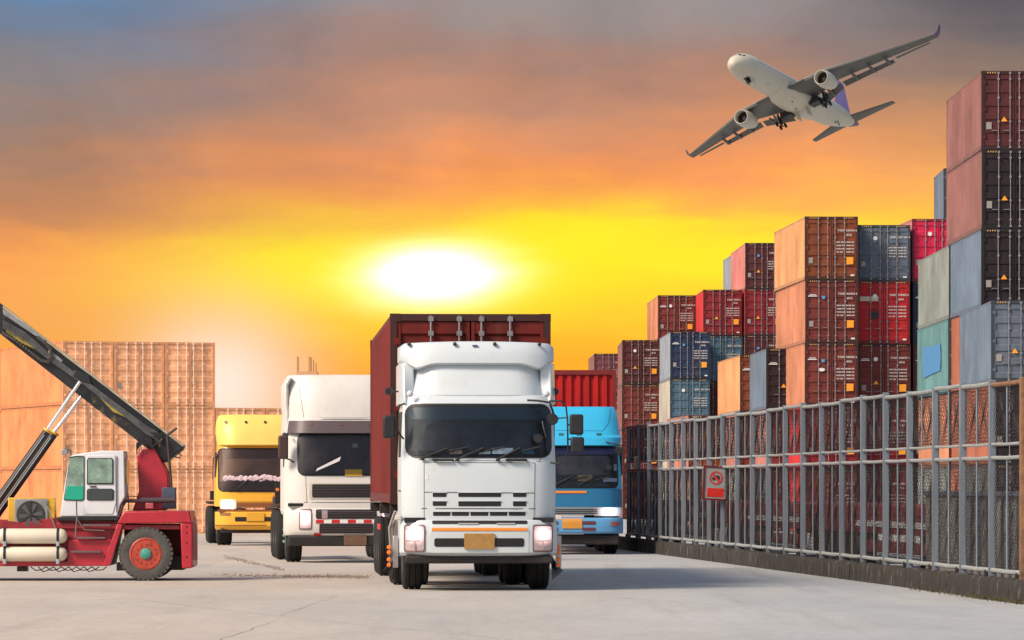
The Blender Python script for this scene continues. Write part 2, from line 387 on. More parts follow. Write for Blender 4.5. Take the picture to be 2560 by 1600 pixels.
def door_frame_mb(H, Ln):
    m = MB()
    for x in (0, W - .10):
        m.box(x, x + .10, 0, .12, .118, H - .118)
    m.box(.10, W - .10, .003, .10, .01, .15); m.box(.10, W - .10, .003, .10, H - .11, H - .004)
    for x in (-.003, W - .159):
        for z in (0, H - .118): m.box(x, x + .162, -.003, .175, z, z + .118)
    return m
def frame_mb(H, Ln):
    m = MB()
    for x in (0, W - .10):
        m.box(x, x + .10, Ln - .12, Ln, .118, H - .118)
        m.box(x + .003, x + .097, .178, Ln - .178, 0.02, .168); m.box(x + .02, x + .085, .178, Ln - .178, H - .09, H - .005)
    m.box(.10, W - .10, Ln - .12, Ln - .02, .01, .15); m.box(.10, W - .10, Ln - .12, Ln - .02, H - .11, H - .004)
    for x in (-.003, W - .159):
        for z in (0, H - .118): m.box(x, x + .162, Ln - .175, Ln + .003, z, z + .118)
    return m
def door_mb(H, side):
    m = MB(); x0, x1 = (.105, W / 2 - .012) if side == 0 else (W / 2 + .012, W - .105); z0, z1 = .16, H - .12
    # horizontal corrugation: recessed bands
    y0 = .03; prof = [(z0, 0)]
    n = 5 if H > 2.7 else 4; q = (z1 - z0 - .16) / n
    for i in range(n):
        a = z0 + .08 + i * q
        prof += [(a + .10, 0), (a + .135, .035), (a + q - .135, .035), (a + q - .10, 0)]
    prof.append((z1, 0)); vs = []
    for z, t in prof: vs += [(x0 + .05, y0 + t, z), (x1 - .05, y0 + t, z)]
    m.add(vs, [(2 * i, 2 * i + 1, 2 * i + 3, 2 * i + 2) for i in range(len(prof) - 1)])
    m.box(x0, x0 + .052, .018, .07, z0, z1); m.box(x1 - .052, x1, .018, .07, z0, z1)
    for z in (z0 + .3, (z0 + z1) / 2, z1 - .3):   # hinges
        xx = x0 if side == 0 else x1; m.box(xx - .05 + (0 if side == 0 else .0), xx + .05, -.004, .02, z - .05, z + .05)
    return m
BX = (.253, .43, .568, .747)
def bar_mb(H, i):
    m = MB(); x = BX[i] * W
    m.tube([(x, -.012, .06), (x, -.012, H - .03)], .017, 6)
    for z in (.10, .34, H * .36, H * .66, H - .30, H - .08): m.box(x - .04, x + .04, -.03, .02, z - .035, z + .035)
    hz = H * .245; dx = -.25 if i % 2 == 0 else .25
    if i in (1, 2): dx = -dx
    m.box(min(x, x + dx), max(x, x + dx), -.032, -.012, hz - .012, hz + .012)
    return m
def haz_mb(H):
    m = MB()
    for x0 in (.2, W - .55):
        for k in range(4):
            x = x0 + k * .09; m.add([(x, -.001, H - .095), (x + .035, -.001, H - .095), (x + .065, -.001, H - .04), (x + .03, -.001, H - .04)], [(0, 1, 2, 3)])
    return m
NUMS = [('TCNU', '005363 8', '45G1'), ('TCNU', '846894 5', '45G1'), ('TCNU', '848520 2', '45G1'), ('TCNU', '768673 1', '45G1'), ('MSKU', '798805 5', '4500'), ('MSKU', '007 340 0', ''), None]
def mark_mb(H, v):
    n = NUMS[v]; lines = []
    if n is None:   # right-hand tall stack
        for i, t in enumerate(('MAX.GR.', 'TARE', 'NET', 'CU.CAP.')): lines += [(t, W * .66, H * (.60 - i * .08), .13), ('24000', W * .82, H * (.60 - i * .08), .11)]
    else:
        lines += [(n[0], W * .615, H * .765, .125), (n[1], W * .775, H * .765, .125), (n[2], W * .775, H * .695, .125)]
        for i, t in enumerate(('MAX GROSS', 'TARE WT', 'PAYLOAD', 'CU CAP')):
            lines += [(t, W * .59, H * (.585 - i * .052), .085), ('30480 KG', W * .775, H * (.585 - i * .052), .085)]
    m = text_mesh(lines, 1.0); m.v = [(x, -.006, z) for x, y, z in m.v]; return m
def quad(m, x0, x1, z0, z1, y): return m.add([(x0, y, z0), (x1, y, z0), (x1, y, z1), (x0, y, z1)], [(0, 1, 2, 3)])
def container(loc, rz, colr, label, bars=None, squeeze=1.0, side=None, H=2.896, Ln=L12, mark=0, stick='os', group='stacked containers', simple=False, frame=None):
    r = thing('shipping_container', label, 'container', loc, rz, group)
    r.scale = (squeeze, 1, 1)
    fc = frame or tuple(c * .28 for c in colr)
    def part(key, fn, m, color=None, loc=None):
        o = bpy.data.objects.new(key[0], shared(key, fn, m)); link(o, r)
        if color: o.color = (*color, 1)
        if loc: o.location = loc
        return o
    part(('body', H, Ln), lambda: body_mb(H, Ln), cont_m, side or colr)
    part(('door_frame', H, Ln), lambda: door_frame_mb(H, Ln), contf_m, fc)
    part(('frame', H, Ln), lambda: frame_mb(H, Ln), contf_m, tuple(c * .8 for c in (side or colr)))
    for s in (0, 1): part(('door', H, s), lambda: door_mb(H, s), cont_m, colr)
    for i in range(4): part(('locking_bar', H, i, bool(bars)), lambda: bar_mb(H, i), bars or bar_m)
    if simple: return r
    if 'N' not in stick: part(('hazard_marking', H), lambda: haz_mb(H), hazard)
    if mark is not None: part(('lettering', H, mark), lambda: mark_mb(H, mark), mark_m)
    S = lambda key, fn, m: part((key, H), fn, m)
    if 'o' in stick: S('orange_sticker', lambda: quad(MB(), W * .78, W * .91, H * .245, H * .36, -.034), ysticker)
    if 's' in stick: S('data_plate', lambda: quad(MB(), W * .07, W * .15, H * .26, H * .35, -.006), gsticker)
    if 'b' in stick: S('blue_sticker', lambda: quad(MB(), W * .31, W * .37, H * .70, H * .745, -.006), bsticker)
    if 'd' in stick: S('disc_sticker', lambda: MB().add(disc(W * .335, H * .76, .10, -.006), [tuple(range(16))]), white_m)
    if 't' in stick: S('warning_triangle', lambda: MB().add([(W * .29, -.006, H * .36), (W * .39, -.006, H * .36), (W * .34, -.006, H * .42)], [(0, 1, 2)]), ysticker)
    if 'w' in stick: S('small_white_sticker', lambda: quad(MB(), W * .86, W * .93, H * .06, H * .085, -.006), white_m)
    if 'c' in stick: S('cream_patch', lambda: quad(MB(), W * .05, W * .40, H * .68, H * .755, -.004), mat('cream patch', (.52, .44, .33), .6)); S('dark_patch', lambda: quad(MB(), W * .26, W * .40, H * .40, H * .52, -.004), mat('dark patch', (.02, .015, .03), .6))
    if 'v' in stick: S('white_patch', lambda: MB().add(disc(W * .31, H * .58, .16, -.006, 16, .08), [tuple(range(16))]), white_m)
    if 'P' in stick: S('blue_paint_patch', lambda: MB().add([(-.014, a, b) for a, b in ((2.9, .95), (2.7, 1.5), (2.9, 2.05), (6, 2.0), (9.6, 2.1), (9.9, 1.4), (9.5, .8), (6, .9))], [tuple(range(8))]), mat('fresh blue paint', (.05, .24, .50), .5, var=.1))
    if 'l' in stick: S('white_label', lambda: quad(quad(MB(), W * .05, W * .22, H * .735, H * .75, -.006), W * .08, W * .2, H * .76, H * .77, -.006), white_m)
    return r
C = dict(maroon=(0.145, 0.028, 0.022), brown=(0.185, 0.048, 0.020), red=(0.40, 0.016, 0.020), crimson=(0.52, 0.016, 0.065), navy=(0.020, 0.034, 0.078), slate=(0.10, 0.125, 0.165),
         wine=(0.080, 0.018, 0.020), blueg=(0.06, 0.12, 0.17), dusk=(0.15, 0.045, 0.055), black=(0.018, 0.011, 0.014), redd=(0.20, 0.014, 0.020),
         steel=(0.25, 0.28, 0.33), peach=(0.50, 0.205, 0.115), pinkp=(0.42, 0.17, 0.13), orng=(0.36, 0.12, 0.07), sand=(0.60, 0.29, 0.13), grayg=(0.22, 0.25, 0.23), teal=(0.11, 0.24, 0.25), cream=(0.42, 0.38, 0.32),  # peach, pinkp, orng, sand: sun on container sides painted into the colour
         slat2=(0.125, 0.17, 0.23), rose=(0.235, 0.105, 0.095), lefto=(0.95, 0.50, 0.27), lefts=(0.66, 0.25, 0.10), redb=(0.5, 0.035, 0.035), pink=(0.52, 0.20, 0.18), gry=(0.11, 0.11, 0.115))  # lefto lightened for haze glow; rose, pink: sunlit sides painted paler
FLOOR = -0.62
ROWW = {1: 'lowest', 2: 'second from the ground', 3: 'third from the ground', 4: 'fourth from the ground', 5: 'fifth from the ground', 6: 'topmost'}
def stack(px, ytop, rows, yaw, where, group, back=0.0, hs=None, base=0):
    """rows: bottom to top (door colour, side colour, text, kwargs); px,ytop: near left corner of the top row in the photograph"""
    hs = hs or [2.896] * len(rows)
    tot = sum(hs); s = (1215 - ytop) / (tot + FLOOR - EYE); Y = F / s; X = (px - 1280) / s
    z = FLOOR
    for i, (rw, h) in enumerate(zip(rows, hs)):
        dc, scol, txt, kw = rw
        if dc is None: z += h; continue
        nm = 'top' if i == len(rows) - 1 else ('bottom' if i == 0 else ('second' if i == 1 else 'third' if i == 2 else 'fourth' if i == 3 else 'fifth'))
        lab = '%s, %s %s' % (txt, {'top': 'top of', 'bottom': 'bottom of', 'second': 'second level of', 'third': 'third level of', 'fourth': 'fourth level of', 'fifth': 'fifth level of'}[nm], where)
        a = R(yaw); bx, by = -math.sin(a) * back, math.cos(a) * back
        jx = random.uniform(-.03, .03)
        container((X + bx + jx, Y + by + random.uniform(-.05, .05), z), a + R(random.uniform(-.12, .12)), C[dc], lab, side=C[scol] if scol else None, H=h, group=group, **kw)
        z += h
GR = 'containers stacked behind the fence'
K = dict
# far steps, left to right
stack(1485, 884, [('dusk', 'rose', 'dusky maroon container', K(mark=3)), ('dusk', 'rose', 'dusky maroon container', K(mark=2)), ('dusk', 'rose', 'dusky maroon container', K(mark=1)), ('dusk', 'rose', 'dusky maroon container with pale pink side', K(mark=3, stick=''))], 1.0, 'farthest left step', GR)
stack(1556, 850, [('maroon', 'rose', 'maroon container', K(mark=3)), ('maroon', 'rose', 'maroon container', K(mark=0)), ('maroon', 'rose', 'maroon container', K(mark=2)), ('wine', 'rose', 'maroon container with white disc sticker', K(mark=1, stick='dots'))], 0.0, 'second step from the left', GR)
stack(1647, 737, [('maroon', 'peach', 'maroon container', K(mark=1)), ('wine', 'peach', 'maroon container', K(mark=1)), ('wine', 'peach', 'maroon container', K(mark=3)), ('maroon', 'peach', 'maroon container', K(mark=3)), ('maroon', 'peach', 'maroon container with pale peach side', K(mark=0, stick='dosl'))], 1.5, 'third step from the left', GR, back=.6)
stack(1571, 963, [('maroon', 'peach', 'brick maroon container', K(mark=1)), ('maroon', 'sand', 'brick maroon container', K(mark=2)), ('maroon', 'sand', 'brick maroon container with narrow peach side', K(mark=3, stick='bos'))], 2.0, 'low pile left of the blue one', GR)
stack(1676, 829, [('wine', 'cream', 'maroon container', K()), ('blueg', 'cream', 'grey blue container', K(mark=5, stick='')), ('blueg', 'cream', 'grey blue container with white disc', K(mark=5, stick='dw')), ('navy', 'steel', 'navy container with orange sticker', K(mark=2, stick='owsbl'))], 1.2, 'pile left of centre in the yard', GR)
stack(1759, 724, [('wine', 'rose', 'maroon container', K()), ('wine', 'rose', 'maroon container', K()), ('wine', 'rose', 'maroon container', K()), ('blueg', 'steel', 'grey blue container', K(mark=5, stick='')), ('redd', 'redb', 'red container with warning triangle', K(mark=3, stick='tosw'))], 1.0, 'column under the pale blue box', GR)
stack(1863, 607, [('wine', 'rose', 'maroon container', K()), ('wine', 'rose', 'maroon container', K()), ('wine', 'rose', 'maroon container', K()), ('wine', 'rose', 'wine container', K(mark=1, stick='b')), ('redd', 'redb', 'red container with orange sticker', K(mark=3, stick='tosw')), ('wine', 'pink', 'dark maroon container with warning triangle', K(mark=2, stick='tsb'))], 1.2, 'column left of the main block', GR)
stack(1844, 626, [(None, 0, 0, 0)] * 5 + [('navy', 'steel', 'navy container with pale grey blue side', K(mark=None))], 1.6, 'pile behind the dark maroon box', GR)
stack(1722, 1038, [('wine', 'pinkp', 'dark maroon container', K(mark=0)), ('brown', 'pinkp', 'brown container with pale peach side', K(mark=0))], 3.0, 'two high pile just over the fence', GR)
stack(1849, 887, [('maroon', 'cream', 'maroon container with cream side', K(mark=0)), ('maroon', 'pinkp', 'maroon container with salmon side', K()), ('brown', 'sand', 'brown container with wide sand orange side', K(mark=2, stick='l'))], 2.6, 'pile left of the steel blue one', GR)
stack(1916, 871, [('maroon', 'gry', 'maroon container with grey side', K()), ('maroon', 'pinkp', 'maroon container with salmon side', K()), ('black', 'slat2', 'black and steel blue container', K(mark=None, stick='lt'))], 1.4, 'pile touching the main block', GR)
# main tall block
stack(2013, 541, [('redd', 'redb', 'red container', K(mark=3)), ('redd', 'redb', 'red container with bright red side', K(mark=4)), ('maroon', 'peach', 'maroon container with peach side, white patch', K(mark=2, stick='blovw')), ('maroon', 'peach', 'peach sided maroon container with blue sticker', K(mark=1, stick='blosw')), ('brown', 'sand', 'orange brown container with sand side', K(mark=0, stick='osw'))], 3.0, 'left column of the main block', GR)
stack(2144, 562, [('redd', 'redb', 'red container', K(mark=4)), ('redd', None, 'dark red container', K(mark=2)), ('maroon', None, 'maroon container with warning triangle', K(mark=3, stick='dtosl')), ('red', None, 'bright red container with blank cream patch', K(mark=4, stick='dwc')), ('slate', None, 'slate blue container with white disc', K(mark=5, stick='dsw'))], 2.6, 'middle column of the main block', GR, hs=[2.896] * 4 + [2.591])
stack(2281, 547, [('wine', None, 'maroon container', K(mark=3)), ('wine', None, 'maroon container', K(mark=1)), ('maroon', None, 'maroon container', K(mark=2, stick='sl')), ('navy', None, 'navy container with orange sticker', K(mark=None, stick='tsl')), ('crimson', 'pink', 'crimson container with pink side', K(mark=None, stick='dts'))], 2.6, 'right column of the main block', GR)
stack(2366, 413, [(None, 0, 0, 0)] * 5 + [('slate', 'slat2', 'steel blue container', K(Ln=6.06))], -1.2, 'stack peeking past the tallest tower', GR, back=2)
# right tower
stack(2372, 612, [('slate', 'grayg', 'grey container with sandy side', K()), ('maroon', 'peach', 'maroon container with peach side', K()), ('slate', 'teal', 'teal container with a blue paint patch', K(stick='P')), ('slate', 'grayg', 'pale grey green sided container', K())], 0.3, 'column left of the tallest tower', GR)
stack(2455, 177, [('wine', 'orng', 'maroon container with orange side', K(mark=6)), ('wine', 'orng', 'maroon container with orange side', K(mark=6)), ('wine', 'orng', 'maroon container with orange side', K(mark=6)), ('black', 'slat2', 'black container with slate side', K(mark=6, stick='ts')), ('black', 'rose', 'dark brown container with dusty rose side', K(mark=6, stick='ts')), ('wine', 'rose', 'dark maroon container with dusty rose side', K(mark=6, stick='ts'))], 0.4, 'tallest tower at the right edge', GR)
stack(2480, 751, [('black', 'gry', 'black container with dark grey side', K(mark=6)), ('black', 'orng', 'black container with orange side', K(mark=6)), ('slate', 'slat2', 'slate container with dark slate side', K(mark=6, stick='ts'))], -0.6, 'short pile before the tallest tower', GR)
# left block, door and frame orange lightened in place of haze glow
pale_bar = mat('pale locking bar paint', (.85, .72, .62), .5)
GL = 'orange containers in the left block'
s0 = (1215 - 852) / (3 * 2.896 + FLOOR - EYE); 
yawL = 20.0; aL = R(yawL)
Xl, Yl = (157 - 1280) / s0, F / s0
cn = ['first', 'second', 'third']; rn = ['bottom', 'middle', 'top']
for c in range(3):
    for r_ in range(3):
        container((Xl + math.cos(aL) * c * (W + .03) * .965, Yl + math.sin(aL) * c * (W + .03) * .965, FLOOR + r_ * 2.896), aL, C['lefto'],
                  'haze lightened orange container, %s row, %s door from the left in the orange block' % (rn[r_], cn[c]), bars=pale_bar, side=C['lefts'], mark=None, stick='s' if (c + r_) % 2 else '', group=GL, frame=(0.75, 0.36, 0.18), squeeze=.965)
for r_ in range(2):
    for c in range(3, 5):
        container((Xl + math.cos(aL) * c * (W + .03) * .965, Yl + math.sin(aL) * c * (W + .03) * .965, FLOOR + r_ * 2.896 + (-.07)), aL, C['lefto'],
                  'haze lightened orange container in the lower step, %s row, %s of the two' % (rn[r_], 'nearer' if c == 3 else 'farther'), bars=pale_bar, side=C['lefts'], mark=None, stick='s' if (c + r_) % 2 else '', group=GL, frame=(0.75, 0.36, 0.18), squeeze=.965)
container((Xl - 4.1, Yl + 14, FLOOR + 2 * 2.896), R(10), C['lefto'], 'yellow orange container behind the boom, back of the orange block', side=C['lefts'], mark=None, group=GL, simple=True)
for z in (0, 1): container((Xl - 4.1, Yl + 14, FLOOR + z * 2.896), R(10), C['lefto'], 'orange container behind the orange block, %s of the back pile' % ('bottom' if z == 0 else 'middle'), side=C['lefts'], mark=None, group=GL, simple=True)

# far unfinished building with rebar
def far_building():
    s = 40.0; Y = F / s; X0 = (640 - 1280) / s
    r = thing('unfinished_building', 'pale unfinished concrete building with bare rebar above the white truck', 'building', (X0, Y, FLOOR))
    cm = mat('orange hazed concrete', (0.62, 0.34, 0.18), 0.9, var=0.15, scale=.5)  # orange haze over the building put into its concrete colour
    top = (1215 - 1034) / s + EYE - FLOOR
    MB().box(0, 5.4, 0, 8, 0, top).build('wall', cm, r)
    w = MB(); 
    for i in range(2):
        for j in range(2):
            o = MB().box(1 + i * 2.2, 2.2 + i * 2.2, -.02, .05, 1.6 + j * 3.2, 2.9 + j * 3.2).build('window', mat('dim window', (0.20, 0.13, 0.10), 0.4), r)
    MB().box(-.02, 5.42, -.02, 8.02, top, top + .2).build('roof_slab', cm, r)
    xa, xb = (740 - 640) / s, (792 - 640) / s; t2 = (1215 - 928) / s + EYE - FLOOR
    MB().box(xa, xb, .5, 2.0, top + .2, t2).build('column', cm, r)
    for i, (x, h) in enumerate(((741, 890), (744, 892), (770, 889), (773, 891), (776, 892), (781, 898), (787, 905))):
        tube('rebar', rust_m, r, [((x - 640) / s, 1 + .1 * i, t2 - .3), ((x - 640 + .5) / s, 1 + .1 * i, EYE - FLOOR + (1215 - h) / s)], .022, 5)
far_building()

# ================================================================ fence, kerb wall, sign
FY = lambda k: 59.1 + 2.13 * k
FX = lambda y: 6.56 - 0.084 * (y - 59.1)
def fence():
    f = thing('chain_link_fence', 'tall grey steel fence with chain link mesh standing on the mossy concrete kerb', 'fence', (FX(59.1), 59.1, 0))
    ox, oy = FX(59.1), 59.1
    d = Vector((-0.084, 1, 0)).normalized(); n = Vector((d.y, -d.x, 0))   # n to the right, away from the yard
    def P(y, z, off=0): return (FX(y) - ox + n.x * off, y - oy + n.y * off, z)
    K0, K1 = -1, 22
    top = lambda k: 2.93 + 0.02 * math.sin(k * 1.7)
    for k in range(K0, K1):
        y = FY(k); m = MB(); w = .050; t = .05 if k >= 0 else .09
        c = P(y, 0); 
        m.add([(c[0] + a * w, c[1] + b * t, z) for z in (.26, top(k) + .05) for a, b in ((-1, -1), (1, -1), (1, 1), (-1, 1))],
              [(0, 1, 2, 3), (4, 5, 6, 7), (0, 1, 5, 4), (1, 2, 6, 5), (2, 3, 7, 6), (3, 0, 4, 7)])
        m.build('post', rust_m if k < 0 else galv, f, bevel=.006, seg=1)
    for k in range(K0, K1 - 1):
        a, b = FY(k) + .06, FY(k + 1) - .06; M_ = galv_w
        for z, r in ((top(k), .032), (2.10, .021), (1.915, .027), (.385, .032)):
            q = MB().tube([P(a, z, -.01), P((a + b) / 2, z - .008, -.01), P(b, z, -.01)], r, 8).build('rail', rust_m if (k < 0 and z > 2.5) else M_, f)
        ym = (a + b) / 2 + random.uniform(-.05, .05)
        MB().tube([P(ym, .4), P(ym, 1.9)], .016, 6).build('picket', galv, f)
        MB().tube([P(ym, 2.1), P(ym, 2.9)], .016, 6).build('picket', galv, f)
        # chain link mesh panels: diagonal wires with a small weave, sagging a little
        for z0, z1 in ((.40, 1.88), (2.12, 2.90)):
            m = MB(); h = z1 - z0; pit = .088; Ln = b - a
            nn = int((Ln + h) / pit)
            for s_ in (1, -1):
                for i in range(nn):
                    u0 = -h + i * pit
                    pts = []
                    ua, za = (u0, z0); ub, zb = (u0 + h, z1)
                    if ua < 0: za = z0 - ua; ua = 0
                    if ub > Ln: zb = z1 - (ub - Ln); ub = Ln
                    if zb <= za: continue
                    S = max(2, int((ub - ua) / .3))
                    for j in range(S + 1):
                        t = j / S; u = ua + (ub - ua) * t; z = za + (zb - za) * t
                        uu = u if s_ == 1 else Ln - u
                        off = .03 + .018 * math.sin(uu * 9 + k) * math.sin((z - z0) / h * math.pi) + .006 * s_
                        pts.append(P(a + uu, z, off))
                    w = .0040
                    vs = []
                    for q in pts: vs += [(q[0], q[1], q[2] + w), (q[0] - n.x * w - 0 * d.x, q[1] - w * 1.0, q[2] - w), (q[0] + n.x * w, q[1] + w, q[2] - w)]
                    fs = []
                    for j in range(len(pts) - 1):
                        for e in range(3): fs.append((3 * j + e, 3 * j + (e + 1) % 3, 3 * j + 3 + (e + 1) % 3, 3 * j + 3 + e))
                    m.add(vs, fs)
            m.build('mesh_panel', wire_m, f, smooth=0)
    # feet
    for k in range(K0, K1):
        y = FY(k); c = P(y + .35, 0); MB().box(c[0] - .04, c[0] + .04, c[1] - .1, c[1] + .1, .29, .38).build('foot_bracket', dark_metal, f)
    # kerb wall
    km = bpy.data.materials.new('mossy concrete'); km.use_nodes = True; nt = km.node_tree; b_ = nt.nodes['Principled BSDF']; N = nt.nodes.new; L = nt.links.new
    tc = N('ShaderNodeTexCoord'); mp = N('ShaderNodeMapping'); mp.inputs['Scale'].default_value = (1, .8, .22); L(tc.outputs['Object'], mp.inputs[0])
    q = N('ShaderNodeTexNoise'); q.inputs['Scale'].default_value = 9; q.inputs['Detail'].default_value = 8; q.inputs['Roughness'].default_value = .7; L(mp.outputs[0], q.inputs[0])
    r_ = N('ShaderNodeValToRGB'); e = r_.color_ramp.elements; e[0].position = .3; e[0].color = (.014, .011, .009, 1); e[1].position = .82; e[1].color = (.26, .24, .21, 1)
    x = e.new(.56); x.color = (.030, .025, .020, 1); L(q.outputs[0], r_.inputs[0]); L(r_.outputs[0], b_.inputs['Base Color']); b_.inputs['Roughness'].default_value = .95
    bp = N('ShaderNodeBump'); bp.inputs['Strength'].default_value = .6; bp.inputs['Distance'].default_value = .03; L(q.outputs[0], bp.inputs['Height']); L(bp.outputs[0], b_.inputs['Normal'])
    kw = thing('kerb_wall', 'low dark mossy concrete kerb wall carrying the steel fence', 'wall', (ox, oy, 0))
    y = 55.5; j = 0
    while y < 107:
        m = MB(); secs = []; y1 = y + 2.13
        for i in range(13):
            yy = y + .006 + (y1 - y - .012) * i / 12; wv = lambda: random.uniform(-.012, .012)
            secs.append([P(yy, -.02, -.13 + wv()), P(yy, .12, -.115 + wv()), P(yy, .24, -.12 + wv()), P(yy, .285 + wv(), -.09), P(yy, .30 + wv(), 0), P(yy, .28 + wv(), .13), P(yy, -.02, .15)])
        m.loft(secs).build('wall_block', km, kw, smooth=50); y = y1
    # sign
    ys = 87.0; s = F / ys
    sg = thing('no_vehicles_sign', 'red framed no cars sign hanging tilted on the steel fence', 'sign', ((1787 - 1280) / s, ys - .35, EYE + (1215 - 1208) / s), R(8))
    sg.rotation_euler = (0, R(2.5), R(8))
    w, h = .26, .345; rf = mat('dark red sign frame', (.13, .010, .010), .5, var=.3, scale=8)
    m = MB()
    for d_ in ((-w, w, h - .035, h), (-w, w, -h, -h + .035), (-w, -w + .035, -h + .035, h - .035), (w - .035, w, -h + .035, h - .035)): m.box(d_[0], d_[1], -.03, .03, d_[2], d_[3])
    m.build('frame', rf, sg)
    wp = MB().box(-w + .036, w - .036, -.015, .01, -h + .036, h - .036).build('panel', mat('grey white sign face', (.27, .28, .29), .5, var=.1, scale=8), sg)
    ring = []; rr = .135; cz = .105; n_ = 32
    for k in range(n_):
        t = 2 * math.pi * k / n_; ring.append([(rr * math.cos(t), -.022, cz + rr * math.sin(t)), ((rr - .028) * math.cos(t), -.022, cz + (rr - .028) * math.sin(t))])
    sr = mat('sign red', (.55, .03, .02), .5)
    ring.append(ring[0]); m = MB()
    for a_, b2 in zip(ring, ring[1:]): m.add([a_[0], a_[1], b2[1], b2[0]], [(0, 1, 2, 3)])
    m.add([(-.105, -.024, cz + .075), (-.075, -.024, cz + .105), (.105, -.024, cz - .075), (.075, -.024, cz - .105)], [(0, 1, 2, 3)])
    m.build('prohibition_ring', sr, sg, smooth=0)
    m = MB()
    m.add([(a_, -.019, cz + b2) for a_, b2 in ((-.08, -.03), (-.08, .005), (-.03, .015), (-.005, .05), (.06, .05), (.08, .015), (.08, -.03))], [tuple(range(7))])
    for cx_ in (-.05, .05): m.add(disc(cx_, cz - .035, .02, -.020, 12), [tuple(range(12))])
    m.build('car_symbol', mat('sign black', (.02, .02, .03), .5), sg, smooth=0)
    MB().box(-.17, .17, -.020, -.012, -.28, -.10).build('red_field', mat('sign bright red', (.55, .02, .012), .5, var=.08, scale=9), sg, bevel=.015)
    # weeds at the kerb foot
    m = MB(); gm = mat('dry weeds', (.07, .065, .03), .9, var=.4, scale=9)
    for i in range(700):
        y = random.uniform(55.8, 59.6) if random.random() < .8 else random.uniform(59, 64); o_ = -.16 - abs(random.gauss(0, .07)); x_, y_, _ = P(y, 0, o_); x_ += ox; y_ += oy
        h_ = random.uniform(.02, .07); a_ = random.uniform(0, 6.3); w_ = .008
        m.add([(x_ - w_ * math.cos(a_), y_ - w_ * math.sin(a_), 0), (x_ + w_ * math.cos(a_), y_ + w_ * math.sin(a_), 0), (x_ + random.uniform(-.03, .03), y_ + random.uniform(-.03, .03), h_)], [(0, 1, 2)])
    o = m.build('weeds', gm, smooth=0); o['kind'] = 'stuff'; o['label'] = 'dry weeds along the foot of the concrete kerb'; o['category'] = 'weeds'
fence()

# ================================================================ wheels
def wheel(parent, x, y, z, r, w, side=-1, rimm=None, name='wheel', tyre=None, n=40):
    """axle along x; side -1: outer face towards -x"""
    m = MB(); h = w / 2
    prof = [(-h * .86, r * .55), (-h * .98, r * .62), (-h, r * .78), (-h * .92, r * .93), (-h * .78, r * .985), (-h * .72, r), (-h * .36, r), (-h * .34, r * .965), (-h * .26, r * .965), (-h * .24, r),
            (h * .24, r), (h * .26, r * .965), (h * .34, r * .965), (h * .36, r), (h * .72, r), (h * .78, r * .985), (h * .92, r * .93), (h, r * .78), (h * .98, r * .62), (h * .86, r * .55)]
    m.lathe(prof, n, 'x')
    o = m.build(name, tyre or black_rubber, parent, smooth=40); o.location = (x, y, z)
    s = side
    rm = MB().lathe([(s * h * .88, r * .565), (s * h * .95, r * .54), (s * h * .80, r * .50), (s * h * .35, r * .44), (s * h * .30, r * .22), (s * h * .85, r * .20), (s * h * .92, r * .12), (s * h * .92, .001)], 24, 'x')
    b = rm
    for k in range(8):
        t = k * math.pi / 4; b.box(*sorted((s * h * .30, s * h * .52)), r * .32 * math.cos(t) - .02, r * .32 * math.cos(t) + .02, r * .32 * math.sin(t) - .02, r * .32 * math.sin(t) + .02)
    b.build('rim', rimm or rim_mat, o, smooth=30)
    return o

